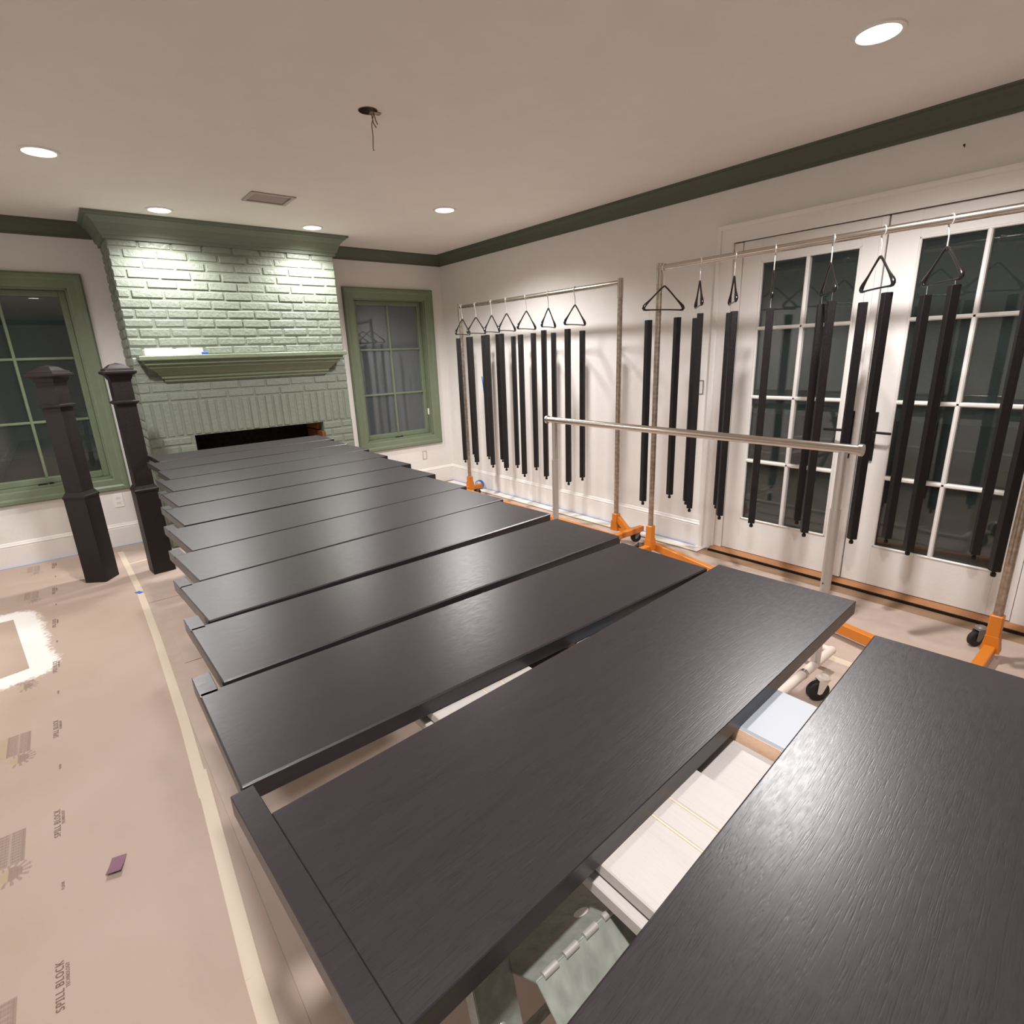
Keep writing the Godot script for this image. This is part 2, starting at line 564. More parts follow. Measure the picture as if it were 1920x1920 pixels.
	part(t1, "moulding", sweep([Vector2(-3.15, 0.0), Vector2(XL, 0.0), Vector2(XL, ZF), Vector2(0.0, ZF)], mirrored(cp), Vector3(0, H, 0), Vector3.RIGHT, Vector3.BACK, up), M.crown)

func window(index: int, x0: float, x1: float, label: String) -> void:
	# outer casing from x0 to x1
	var w := structure("window_%d" % index, label, "window")
	var y0 := 0.485
	var y1 := 2.195
	var ix0 := x0 + 0.103
	var ix1 := x1 - 0.103
	var iy0 := 0.588
	var iy1 := 2.092
	# casing: a mitred picture frame of moulded boards
	var prof := [Vector2(0.0, 0.0), Vector2(0.0, 0.012), Vector2(0.012, 0.016), Vector2(0.055, 0.020), Vector2(0.070, 0.028), Vector2(0.093, 0.030), Vector2(0.105, 0.022), Vector2(0.105, 0.0)]
	var fx := (x0 + 0.105)
	var path := [Vector2(fx, y0 + 0.105), Vector2(x1 - 0.105, y0 + 0.105), Vector2(x1 - 0.105, y1 - 0.105), Vector2(fx, y1 - 0.105), Vector2(fx, y0 + 0.105)]
	var rev := path.duplicate()
	rev.reverse()
	var cs := new_st()
	# four mitred lengths
	for i in 4:
		var a: Vector2 = rev[i]
		var b: Vector2 = rev[i + 1]
		var d := (b - a).normalized()
		var nl := Vector2(-d.y, d.x)
		var n := prof.size()
		for j in n:
			var p: Vector2 = prof[j]
			var q: Vector2 = prof[(j + 1) % n]
			var pa := a + nl * p.x - d * p.x
			var pb := b + nl * p.x + d * p.x
			var qa := a + nl * q.x - d * q.x
			var qb := b + nl * q.x + d * q.x
			var e := Vector2(q.y - p.y, -(q.x - p.x)) * -1.0
			poly(cs, [Vector3(pa.x, pa.y, p.y), Vector3(pb.x, pb.y, p.y), Vector3(qb.x, qb.y, q.y), Vector3(qa.x, qa.y, q.y)], Vector3(nl.x * e.x, nl.y * e.x, e.y))
	part(w, "casing", cs.commit(), M.sage)
	# jamb boards lining the opening
	var js := new_st()
	add_box(js, Vector3(ix0 + 0.008, (iy0 + iy1) / 2, -0.07), Vector3(0.016, iy1 - iy0, 0.14))
	add_box(js, Vector3(ix1 - 0.008, (iy0 + iy1) / 2, -0.07), Vector3(0.016, iy1 - iy0, 0.14))
	add_box(js, Vector3((ix0 + ix1) / 2, iy1 - 0.008, -0.07), Vector3(ix1 - ix0, 0.016, 0.14))
	add_box(js, Vector3((ix0 + ix1) / 2, iy0 + 0.010, -0.07), Vector3(ix1 - ix0, 0.020, 0.14))
	part(w, "jamb", js.commit(), M.sage)
	# sash
	var sx0 := ix0 + 0.016
	var sx1 := ix1 - 0.016
	var sy0 := iy0 + 0.020
	var sy1 := iy1 - 0.016
	var sw := 0.044
	var ss := new_st()
	for b in [[sx0, sx0 + sw, sy0, sy1], [sx1 - sw, sx1, sy0, sy1], [sx0 + sw, sx1 - sw, sy1 - sw, sy1], [sx0 + sw, sx1 - sw, sy0, sy0 + sw + 0.006]]:
		add_box(ss, Vector3((b[0] + b[1]) / 2, (b[2] + b[3]) / 2, -0.085), Vector3(b[1] - b[0], b[3] - b[2], 0.045), 0.004)
	var sash := part(w, "sash", ss.commit(), M.sage)
	var gx := [sx0 + sw, (sx0 + sx1) / 2, sx1 - sw]
	var gy := [sy0 + sw + 0.006, 1.095, 1.575, sy1 - sw]
	var mm := 0.010
	part(w, "muntin", box2(Vector3(gx[1] - mm, gy[0], -0.098), Vector3(gx[1] + mm, gy[3], -0.062), 0.005), M.sage)
	for k in [1, 2]:
		part(w, "muntin", box2(Vector3(gx[0], gy[k] - mm, -0.098), Vector3(gx[2], gy[k] + mm, -0.064), 0.005), M.sage)
	for i in 2:
		for j in 3:
			var a := Vector3(gx[i] + (mm if i == 1 else 0.0), gy[j] + (mm if j > 0 else 0.0), -0.085)
			var b := Vector3(gx[i + 1] - (mm if i == 0 else 0.0), gy[j + 1] - (mm if j < 2 else 0.0), -0.085)
			part(w, "pane", pane_mesh(a, b, 2), M.glass if index == 1 else M.hazed)
	# folding crank on the sill and lever lock on the jamb side
	var cx := (sx0 + sx1) / 2 + 0.02
	var cs2 := new_st()
	add_box(cs2, Vector3(cx, iy0 + 0.026, -0.035), Vector3(0.030, 0.012, 0.022), 0.003)
	add_box(cs2, Vector3(cx - 0.055, iy0 + 0.025, -0.030), Vector3(0.060, 0.010, 0.018), 0.003)
	part(w, "crank", cs2.commit(), M.darkmetal)
	var ls := new_st()
	add_box(ls, Vector3(sx1 - 0.004 if index == 2 else sx0 + 0.002, 0.86, -0.045), Vector3(0.014, 0.075, 0.022), 0.004)
	part(w, "lever_lock", ls.commit(), M.trim)

func french_doors() -> void:
	var tr := structure("trim_2", "white moulded casing around the french doors", "door casing")
	var prof := [Vector2(0.0, 0.0), Vector2(0.0, 0.012), Vector2(0.010, 0.015), Vector2(0.080, 0.018), Vector2(0.086, 0.028), Vector2(0.110, 0.030), Vector2(0.115, 0.0)]
	# path in (z, y): left side is outwards
	part(tr, "casing", sweep([Vector2(3.575, 0.0), Vector2(3.575, 2.125), Vector2(5.345, 2.125), Vector2(5.345, 0.0)], prof, Vector3.ZERO, Vector3.BACK, Vector3.UP, Vector3.LEFT), M.trim)
	var js := new_st()
	add_box(js, Vector3(0.075, 1.06, 3.605), Vector3(0.146, 2.12, 0.058), 0.002)
	add_box(js, Vector3(0.075, 1.06, 5.315), Vector3(0.146, 2.12, 0.058), 0.002)
	add_box(js, Vector3(0.075, 2.146, 4.46), Vector3(0.146, 0.036, 1.77), 0.002)
	part(tr, "jamb", js.commit(), M.trim)
	var th := structure("trim_3", "oak threshold strip below the french doors", "threshold")
	part(th, "sill", prism([Vector2(-0.045, 0.0), Vector2(0.15, 0.0), Vector2(0.15, 0.034), Vector2(-0.005, 0.034), Vector2(-0.045, 0.018)], Vector3(0, -0.001, 3.56), Vector3.RIGHT, Vector3.UP, Vector3.BACK, 1.80), M.oak)
	part(th, "bronze_edge", box2(Vector3(-0.052, -0.001, 3.56), Vector3(-0.045, 0.014, 5.36)), M.darkmetal)
	var leafs := [[3.637, 4.455, 3.762, 4.338, "white french door leaf with eight panes, closer to the room corner"], [4.462, 5.283, 4.608, 5.183, "white french door leaf with eight panes and visible black lever plate"]]
	var ys := [0.280, 0.706, 1.142, 1.583, 1.990]
	for i in 2:
		var L: Array = leafs[i]
		var d := structure("door_%d" % (i + 1), L[4], "door")
		var xf := 0.008
		var xb := 0.050
		var s := new_st()
		for b in [[L[0], L[2], 0.036, 2.122], [L[3], L[1], 0.036, 2.122], [L[2], L[3], ys[4], 2.122], [L[2], L[3], 0.036, ys[0]]]:
			add_box(s, Vector3((xf + xb) / 2, (b[2] + b[3]) / 2, (b[0] + b[1]) / 2), Vector3(xb - xf, b[3] - b[2], b[1] - b[0]), 0.0015)
		part(d, "leaf_frame", s.commit(), M.trim)
		# glazing bead around the lights
		var bs := new_st()
		for b in [[L[2], L[2] + 0.012, ys[0], ys[4]], [L[3] - 0.012, L[3], ys[0], ys[4]], [L[2], L[3], ys[0], ys[0] + 0.012], [L[2], L[3], ys[4] - 0.012, ys[4]]]:
			add_box(bs, Vector3(0.012, (b[2] + b[3]) / 2, (b[0] + b[1]) / 2), Vector3(0.018, b[3] - b[2], b[1] - b[0]), 0.004)
		part(d, "glazing_bead", bs.commit(), M.trim)
		var mz: float = (L[2] + L[3]) / 2
		part(d, "muntin", box2(Vector3(0.004, ys[0], mz - 0.011), Vector3(0.046, ys[4], mz + 0.011), 0.006), M.trim)
		for k in [1, 2, 3]:
			part(d, "muntin", box2(Vector3(0.004, ys[k] - 0.011, L[2]), Vector3(0.046, ys[k] + 0.011, L[3]), 0.006), M.trim)
		var zs := [L[2], mz, L[3]]
		for a in 2:
			for b in 4:
				part(d, "pane", pane_mesh(Vector3(0.030, ys[b] + (0.011 if b > 0 else 0.0), zs[a] + (0.011 if a == 1 else 0.0)), Vector3(0.030, ys[b + 1] - (0.011 if b < 3 else 0.0), zs[a + 1] - (0.011 if a == 0 else 0.0)), 0), M.glass)
		if i == 0:
			part(d, "astragal", box2(Vector3(-0.010, 0.04, 4.425), Vector3(0.010, 2.118, 4.458), 0.004), M.trim)
		# lever handle on a tall black plate
		var pz := 4.393 if i == 0 else 4.518
		var dir := -1.0 if i == 0 else 1.0
		var hp := part(d, "lever_plate", box2(Vector3(-0.004, 0.80, pz - 0.024), Vector3(0.010, 1.085, pz + 0.024), 0.003), M.handle)
		part(hp, "lever", tube([Vector3(0.0, 0.975, pz), Vector3(-0.045, 0.975, pz), Vector3(-0.052, 0.975, pz + dir * 0.010), Vector3(-0.052, 0.973, pz + dir * 0.115)], 0.0075, 10), M.handle)
		part(hp, "thumb_turn", box2(Vector3(-0.022, 0.865, pz - 0.004), Vector3(-0.003, 0.895, pz + 0.004), 0.002), M.handle)
	# night outside: a dark patio slab
	var pt := structure("patio", "dark paved patio outside the french doors", "patio")
	part(pt, "paving", box2(Vector3(0.16, -0.18, -3.0), Vector3(9.0, -0.06, 11.0)), M.outside)
	var yd := structure("yard", "dark yard outside the windows", "yard")
	part(yd, "ground", box2(Vector3(-12.0, -0.30, -9.0), Vector3(0.15, -0.20, -0.16)), M.outside)

# ------------------------------------------------------------------ fireplace
func fireplace() -> void:
	var f := thing("fireplace", "sage painted brick fireplace with chimney breast, mantel shelf and crown", "fireplace")
	var x0 := -3.135
	var x1 := -1.42
	var zf := 0.45
	var p := 0.0706
	var ox0 := -2.803
	var ox1 := -1.717
	var oy := 0.922
	var ms := new_st()
	var inset := 0.008
	# core that shows as mortar
	for b in [[x0, x1, oy + 0.0, H - 0.002], [x0, ox0, 0.0, oy], [ox1, x1, 0.0, oy]]:
		add_box(ms, Vector3((b[0] + b[1]) / 2, (b[2] + b[3]) / 2, (zf - inset) / 2), Vector3(b[1] - b[0] - 2 * inset * (1.0 if b[1] - b[0] > 1 else 0.5), b[3] - b[2], zf - inset))
	part(f, "mortar_core", ms.commit(), M.mortar)
	var j := 0.013
	# helper that lays one brick of size (w,h) with its face at depth d
	var lay := func(cx: float, cy: float, w: float, h: float) -> void:
		var k := rng.randi() % 3
		var mesh := box(Vector3(snappedf(w - j, 0.002), snappedf(h - j, 0.001), 0.06), [0.005, 0.007, 0.009][k])
		var o := part(f, "brick", mesh, M.brick, Vector3(cx, cy, zf - 0.030 + rng.randf_range(-0.0025, 0.002)))
		o.rotation = Vector3(rng.randf_range(-0.012, 0.012), rng.randf_range(-0.006, 0.006), rng.randf_range(-0.008, 0.008))
	var top := 2.339 + p
	var rows := []
	for k in 17:
		rows.append([top - p * (k + 1), top - p * k, k])
	var yb := oy
	var k2 := 17
	while yb > 0.02:
		rows.append([maxf(yb - p, 0.0), yb, k2])
		yb -= p
		k2 += 1
	for r in rows:
		if r[0] < 0.30 and r[0] < oy:
			continue
		var cy: float = (r[0] + r[1]) / 2
		var xs := [x0]
		xs.append(x0 + (0.2 if int(r[2]) % 2 == 0 else 0.088))
		while xs[-1] < x1 - 0.05:
			xs.append(xs[-1] + 0.2164)
		if xs[-1] > x1 or x1 - xs[-1] < 0.05:
			xs[-1] = x1
		else:
			xs.append(x1)
		for i in xs.size() - 1:
			var a: float = xs[i]
			var b: float = xs[i + 1]
			if r[1] <= oy + 0.001:
				if a >= ox0 - 0.01 and b <= ox1 + 0.01:
					continue
				if a < ox0 and b > ox0:
					b = ox0
				if a < ox1 and b > ox1:
					a = ox1
			if b - a > 0.03:
				lay.call((a + b) / 2, cy, b - a, r[1] - r[0])
	# bottom courses behind the treads, joined
	var ls := new_st()
	for r in rows:
		if r[0] < 0.30 and r[0] < oy:
			for seg in [[x0, ox0], [ox1, x1]]:
				var m: float = seg[0] + (0.2164 if int(r[2]) % 2 == 0 else 0.108)
				for ab in [[seg[0], m], [m, seg[1]]]:
					add_box(ls, Vector3((ab[0] + ab[1]) / 2, (r[0] + r[1]) / 2, zf - 0.03), Vector3(ab[1] - ab[0] - j, r[1] - r[0] - j, 0.06), 0.006)
	var low := part(f, "lower_bricks", ls.commit(), M.brick)
	low.set_meta("kind", "stuff")
	# soldier course
	var n := 26
	var sw := (x1 - x0) / n
	for i in n:
		lay.call(x0 + sw * (i + 0.5), (oy + top - 17 * p) / 2, sw, top - 17 * p - oy)
	# side faces
	for side in [0, 1]:
		var fx := x0 if side == 0 else x1
		var ss := new_st()
		for r in rows + [[oy, oy + 0.072, 40], [oy + 0.072, oy + 0.145, 41], [oy + 0.145, top - 17 * p, 42]]:
			var cuts := [0.0, 0.108, 0.324, zf - 0.062] if int(r[2]) % 2 == 0 else [0.0, 0.216, zf - 0.062]
			for i in cuts.size() - 1:
				var a: float = cuts[i]
				var b: float = cuts[i + 1]
				if side == 0 and r[0] > 0.6:
					var o := part(f, "side_brick", box(Vector3(0.05, snappedf(r[1] - r[0] - j, 0.001), snappedf(b - a - j, 0.002)), 0.007), M.brick, Vector3(fx + 0.025, (r[0] + r[1]) / 2, (a + b) / 2))
					o.rotation = Vector3(0, rng.randf_range(-0.008, 0.008), rng.randf_range(-0.01, 0.01))
				else:
					add_box(ss, Vector3(fx + (0.025 if side == 0 else -0.025), (r[0] + r[1]) / 2, (a + b) / 2), Vector3(0.05, r[1] - r[0] - j, b - a - j), 0.006)
		var sp := part(f, "side_bricks", ss.commit(), M.brick)
		sp.set_meta("kind", "stuff")
	# firebox
	var fb := new_st()
	add_box(fb, Vector3((ox0 + ox1) / 2, 0.461, 0.03), Vector3(ox1 - ox0, 0.922, 0.05))
	add_box(fb, Vector3(ox0 + 0.005, 0.461, 0.20), Vector3(0.03, 0.922, 0.36))
	add_box(fb, Vector3((ox0 + ox1) / 2, 0.94, 0.18), Vector3(ox1 - ox0, 0.03, 0.40))
	add_box(fb, Vector3((ox0 + ox1) / 2, 0.01, 0.24), Vector3(ox1 - ox0, 0.02, 0.42))
	part(f, "sooty_firebox", fb.commit(), M.soot_and_cavity)
	var rb := new_st()
	for k in 12:
		for q in 2:
			add_box(rb, Vector3(ox1 - 0.012, 0.055 + k * 0.075, 0.10 + q * 0.2 + (0.1 if k % 2 == 0 else 0.0) - 0.03), Vector3(0.03, 0.066, 0.19), 0.004)
	var rbp := part(f, "firebrick_lining", rb.commit(), M.firebrick)
	rbp.set_meta("kind", "stuff")
	part(f, "steel_lintel", box2(Vector3(ox0 - 0.05, oy - 0.002, zf - 0.10), Vector3(ox1 + 0.05, oy + 0.006, zf - 0.012)), M.darkmetal)
	# crown around the chimney breast
	var cp := [Vector2(-0.012, -0.162), Vector2(0.012, -0.162), Vector2(0.014, -0.138), Vector2(0.026, -0.132), Vector2(0.034, -0.104), Vector2(0.054, -0.064), Vector2(0.080, -0.036), Vector2(0.092, -0.030), Vector2(0.096, -0.018), Vector2(0.112, -0.016), Vector2(0.114, 0.0), Vector2(-0.012, 0.0)]
	part(f, "crown_moulding", sweep([Vector2(x1, 0.0), Vector2(x1, zf), Vector2(x0, zf), Vector2(x0, 0.0)].map(func(q): return Vector2(q.x, q.y)), mirrored(cp), Vector3(0, H - 0.001, 0), Vector3.RIGHT, Vector3.BACK, Vector3.UP), M.breast_crown)
	# mantel: stepped and coved shelf with mitred returns
	var mx0 := -2.93
	var mx1 := -1.64
	var mp := [Vector2(-0.02, 1.368), Vector2(0.012, 1.368), Vector2(0.016, 1.388), Vector2(0.030, 1.392), Vector2(0.034, 1.412), Vector2(0.048, 1.420), Vector2(0.062, 1.440), Vector2(0.088, 1.462), Vector2(0.112, 1.474), Vector2(0.116, 1.492), Vector2(0.136, 1.498), Vector2(0.140, 1.528), Vector2(0.164, 1.530), Vector2(0.168, 1.536), Vector2(0.168, 1.560), Vector2(0.163, 1.566), Vector2(-0.02, 1.566)]
	part(f, "mantel_shelf", sweep([Vector2(mx1, zf - 0.01), Vector2(mx1, zf + 0.004), Vector2(mx0, zf + 0.004), Vector2(mx0, zf - 0.01)], mirrored(mp), Vector3.ZERO, Vector3.RIGHT, Vector3.BACK, Vector3.UP), M.sage)

func mirrored(p: Array) -> Array:
	return p.map(func(q): return Vector2(-q.x, q.y))

# ------------------------------------------------------------------ treads and what carries them
func tread(called: String, label: String, fl: Vector2, length: float, depth: float, turn: float, over: float, split: bool) -> void:
	# fl = front left corner (x, z) of the top; turn: the right end lies at larger -z for positive turn
	var t := thing(called, label, "stair tread", Vector3(fl.x, TY, fl.y), turn, "black stair treads laid out to dry")
	var th := 0.034
	if split:
		part(t, "board", box2(Vector3(0.0332, -th, -depth), Vector3(length, 0.0, 0.0), 0.0012), M.tread)
		part(t, "return_nosing", box2(Vector3(0.0, -th, -depth - over), Vector3(0.033, 0.0, 0.0), 0.0012), M.tread)
	else:
		part(t, "board", box2(Vector3(0.0, -th, -depth), Vector3(length, 0.0, 0.0), 0.003), M.tread)
		if over > 0.0:
			part(t, "return_nosing", box2(Vector3(0.0, -th, -depth - over), Vector3(0.033, 0.0, -depth + 0.012), 0.001), M.tread)

func treads() -> void:
	var ord := ["first", "second", "third", "fourth", "fifth", "sixth", "seventh", "eighth", "ninth", "tenth", "eleventh", "twelfth", "thirteenth"]
	# nearest the fireplace first: x, z of the front left corner, depth, turn
	var T := [
		[-3.196, 1.42, 0.330, 0.050, 1.22], [-3.240, 1.79, 0.345, 0.050, 1.22], [-3.240, 2.160, 0.345, 0.052, 1.22],
		[-3.278, 2.52, 0.345, 0.055, 1.22], [-3.313, 2.890, 0.352, 0.058, 1.22], [-3.348, 3.255, 0.350, 0.060, 1.20],
		[-3.384, 3.620, 0.345, 0.066, 1.19], [-3.420, 3.937, 0.308, 0.066, 1.20], [-3.456, 4.243, 0.298, 0.058, 1.22],
		[-3.493, 4.560, 0.300, 0.022, 1.235], [-3.539, 4.885, 0.310, -0.004, 1.235], [-3.532, 5.318, 0.352, 0.054, 1.295], [-3.585, 5.770, 0.345, 0.074, 1.23]]
	for i in T.size():
		var r: Array = T[i]
		var lab := "black stained wooden stair tread, %s in the row counted from the fireplace" % ord[i]
		if i == 11:
			lab = "black stair tread whose side strip juts past it, second from row's end by doors"
		elif i == 12:
			lab = "black stained stair tread closing the row, farthest from the fireplace"
		tread("stair_tread", lab, Vector2(r[0], r[1]), r[4], r[2], r[3], 0.074 if i != 2 else 0.0, i == 11)

func boards() -> void:
	# primed boards laid along the room on sawhorses, two layers
	var specs := [[-3.21, -3.097, "wide white primed board nearest the newel posts, under the treads"], [-3.095, -3.052, "narrow white primed board between two wider ones, under the treads"], [-3.049, -2.972, "white primed board nearest the square beam, under the treads"]]
	for s in specs:
		var b := thing("primed_board", s[2], "board", Vector3.ZERO, 0, "primed boards carrying the treads")
		part(b, "plank", box2(Vector3(s[0], TY - 0.034 - 0.021, 1.10), Vector3(s[1], TY - 0.0345, 5.86), 0.002), M.primer)
		if s[1] < -3.0:
			part(b, "bare_edge", box2(Vector3(s[1] - 0.0005, TY - 0.0535, 1.105), Vector3(s[1] + 0.0020, TY - 0.0350, 5.855)), M.rawpine)
	var low := thing("primed_board", "lower wide primed board beneath the three narrow boards on sawhorses", "board", Vector3.ZERO, 0, "primed boards carrying the treads")
	part(low, "plank", box2(Vector3(-3.222, TY - 0.0345 - 0.021 - 0.0235, 1.05), Vector3(-2.838, TY - 0.0345 - 0.0235, 5.80), 0.002), M.primer)
	var sq := thing("timber_beam", "thick pale painted timber beam with bare wood patch under the treads", "beam")
	part(sq, "painted_timber", box2(Vector3(-2.83, TY - 0.0345 - 0.085, 1.10), Vector3(-2.672, TY - 0.0345, 5.86), 0.004), M.bluegrey)
	part(sq, "bare_side", prism([Vector2(1.3, -0.082), Vector2(5.33, -0.060), Vector2(5.60, -0.020), Vector2(5.60, -0.004), Vector2(5.20, -0.004), Vector2(1.3, -0.010)], Vector3(-2.831, TY - 0.0345, 0), Vector3.BACK, Vector3.UP, Vector3.RIGHT, 0.002), M.rawpine)
	# folding steel sawhorses
	for k in 3:
		var z: float = [5.318, 3.45, 1.55][k]
		var lab: String = ["worn grey-green folding steel sawhorse under the treads farthest from the fireplace", "grey-green folding steel sawhorse under the middle of the tread row", "grey-green folding steel sawhorse under the treads by the fireplace"][k]
		var s := thing("sawhorse", lab, "sawhorse", Vector3([-3.020, -2.72, -2.62][k], 0, z), 0, "steel sawhorses under the treads")
		var hy := 0.784
		# two top plates meeting at a hinge
		for sd in [-1.0, 1.0]:
			var bas := Basis(Vector3.RIGHT, sd * deg_to_rad(38.0))
			var pl := part(s, "top_plate", box(Vector3(0.64, 0.004, 0.125), 0.001, Vector3.ZERO, bas), M.steel, Vector3(0, hy - 0.0395, sd * 0.0492))
			part(pl, "rolled_lip", box(Vector3(0.64, 0.018, 0.010), 0.003, Vector3(0, -0.044, sd * 0.050)), M.steel)
			for e in [-1.0, 1.0]:
				# channel leg clipped over the end of the plates, splayed to the floor
				var p0 := Vector3(e * 0.345, hy + 0.012, -sd * 0.065)
				var p2 := Vector3(e * 0.385, 0.0, sd * 0.20)
				var d: Vector3 = (p2 - p0).normalized()
				var zz: Vector3 = (Vector3(0, 0, sd) - d * d.z * sd).normalized()
				var xx: Vector3 = d.cross(zz).normalized()
				var bs := Basis(xx, d, zz)
				var ln: float = (p2 - p0).length()
				var leg := new_st()
				add_box(leg, (p0 + p2) / 2, Vector3(0.056, ln, 0.003), 0.001, bs)
				for q in [-1.0, 1.0]:
					add_box(leg, (p0 + p2) / 2 + xx * 0.027 * q - zz * 0.010, Vector3(0.003, ln, 0.022), 0.0, bs)
				var lg := part(s, "leg", leg.commit(), M.steel)
				for q in [0.10, 0.18]:
					part(lg, "rivet", lathe([Vector2(0.006, 0.0), Vector2(0.004, 0.003), Vector2(0.0, 0.004)], 10, p0 + d * q + zz * 0.0016, Basis(xx, zz, -d)), M.hinge)
		for i in 18:
			part(s, "hinge_knuckle", tube([Vector3(-0.31 + i * 0.0345, hy, 0), Vector3(-0.31 + i * 0.0345 + 0.022, hy, 0)], 0.005, 8), M.hinge)
		part(s, "hole_disc", lathe([Vector2(0.0, 0.0), Vector2(0.011, 0.0), Vector2(0.011, -0.001), Vector2(0.0, -0.001)], 16, Vector3(-0.205, hy - 0.0292, -0.040), Basis(Vector3.RIGHT, deg_to_rad(-38.0))), M.white)  # hole painted as a flush white disc, its brightness put into the colour
		part(s, "cross_brace", box2(Vector3(-0.315, 0.30, -0.190), Vector3(0.315, 0.335, -0.186), 0.001), M.steel)
		part(s, "cross_brace", box2(Vector3(-0.315, 0.30, 0.186), Vector3(0.315, 0.335, 0.190), 0.001), M.steel)

# ------------------------------------------------------------------ newel posts
func newel(at: Vector3, turn: float, label: String) -> void:
	var t := thing("newel_post", label, "newel post", at, turn, "black newel posts")
	part(t, "base_block", square_loft([Vector2(0.070, 0.0), Vector2(0.072, 0.004), Vector2(0.072, 0.622), Vector2(0.076, 0.626), Vector2(0.076, 0.638), Vector2(0.070, 0.646), Vector2(0.060, 0.668)]), M.newel)
	part(t, "shaft", square_loft([Vector2(0.0575, 0.660), Vector2(0.0575, 1.425)]), M.newel)
	part(t, "collar", square_loft([Vector2(0.057, 1.238), Vector2(0.066, 1.246), Vector2(0.074, 1.252), Vector2(0.074, 1.262), Vector2(0.057, 1.270)]), M.newel)
	part(t, "cap", square_loft([Vector2(0.057, 1.405), Vector2(0.064, 1.415), Vector2(0.070, 1.435), Vector2(0.092, 1.448), Vector2(0.095, 1.452), Vector2(0.095, 1.464), Vector2(0.082, 1.470), Vector2(0.080, 1.480), Vector2(0.064, 1.486), Vector2(0.040, 1.508), Vector2(0.0, 1.520)]), M.newel)

# ------------------------------------------------------------------ racks, hangers, balusters
func caster(parent: Node, at: Vector3, turn: float, cap: Material, r: float) -> void:
	var c := part(parent, "caster_wheel", lathe([Vector2(0.010, -0.014), Vector2(r - 0.006, -0.014), Vector2(r, -0.009), Vector2(r, 0.009), Vector2(r - 0.006, 0.014), Vector2(0.010, 0.014)], 24, Vector3.ZERO, Basis(Vector3.FORWARD, PI / 2)), M.rubber, at + Vector3(0, r, 0))
	c.rotation.y = turn
	var st := new_st()
	var t := r + 0.010
	for s in [-1.0, 1.0]:
		add_prism(st, [Vector2(-0.010, -0.006), Vector2(0.0, -0.011), Vector2(0.010, -0.006), Vector2(0.036, t), Vector2(-0.006, t)], Vector3(s * 0.018 - 0.0015, 0, 0), Vector3.BACK, Vector3.UP, Vector3.RIGHT, 0.003)
	add_box(st, Vector3(0, t, 0.016), Vector3(0.040, 0.004, 0.048), 0.001)
	add_lathe(st, [Vector2(0.0, t + 0.016), Vector2(0.016, t + 0.016), Vector2(0.026, t + 0.008), Vector2(0.026, t + 0.002), Vector2(0.0, t + 0.002)], 20, Vector3(0, 0, 0.020))
	part(c, "fork", st.commit(), cap)

func z_rack(label: String, x: float, z0: float, z1: float, top: float, ba: float, bb: float, off0: float, off1: float, hb: float, fc: float, fl: float) -> Node3D:
	var t := thing("garment_rack", label, "garment rack", Vector3(x, 0, 0))
	part(t, "hanging_bar", tube([Vector3(0, top, z0 - 0.01), Vector3(0, top, z1 + 0.01)], 0.0185, 16), M.chrome)
	var k := 0
	for z in [z0, z1]:
		var sg := -1.0 if k == 0 else 1.0
		var off := off0 if k == 0 else off1
		part(t, "post", tube([Vector3(0, 0.20, z), Vector3(0, top + 0.028, z)], 0.0185, 16), M.worn)
		part(t, "sleeve", tube([Vector3(0, top - 0.10, z), Vector3(0, top + 0.030, z)], 0.0215, 16), M.chrome)
		var ft := new_st()
		# socket, gusset and foot
		add_box(ft, Vector3(0, (0.235 + hb) / 2, z), Vector3(0.050, 0.235 - hb, 0.050), 0.004)
		add_prism(ft, [Vector2(-0.036, hb - 0.01), Vector2(0.036, hb - 0.01), Vector2(0.025, hb + 0.07), Vector2(-0.025, hb + 0.07)], Vector3(-0.03, 0, z), Vector3.BACK, Vector3.UP, Vector3.RIGHT, 0.06)
		if off > 0.0:
			add_prism(ft, [Vector2(0.02, 0.10), Vector2(0.14, 0.10), Vector2(0.14, 0.125), Vector2(0.030, 0.215), Vector2(0.02, 0.215), Vector2(0.02, 0.17), Vector2(0.075, 0.125), Vector2(0.02, 0.125)].map(func(q): return Vector2(q.x * sg, q.y)), Vector3(-0.019, 0, z), Vector3.BACK, Vector3.UP, Vector3.RIGHT, 0.038)
		add_box(ft, Vector3(fc, hb, z + sg * off), Vector3(fl, 0.044, 0.045), 0.004)
		var foot := part(t, "foot", ft.commit(), M.orange)
		for s in [-1.0, 1.0]:
			caster(foot, Vector3(fc + s * (fl / 2 - 0.05) + (0.14 if (hb < 0.1 and s > 0 and k == 1) else 0.0), 0.0, z + sg * off + (-0.02 if hb > 0.1 else -0.075)), 0.6 * s + 0.4, M.greycap, 0.040)
		k += 1
	# long diagonal base beam of the Z
	var a := Vector3(ba, hb, z0 - off0)
	var b := Vector3(bb, hb, z1 + off1)
	var d := (b - a).normalized()
	var bm := new_st()
	add_box(bm, (a + b) / 2, Vector3(0.040, 0.056, (b - a).length()), 0.004, Basis(Vector3.UP.cross(d).normalized(), Vector3.UP, d))
	part(t, "base_beam", bm.commit(), M.orange)
	return t

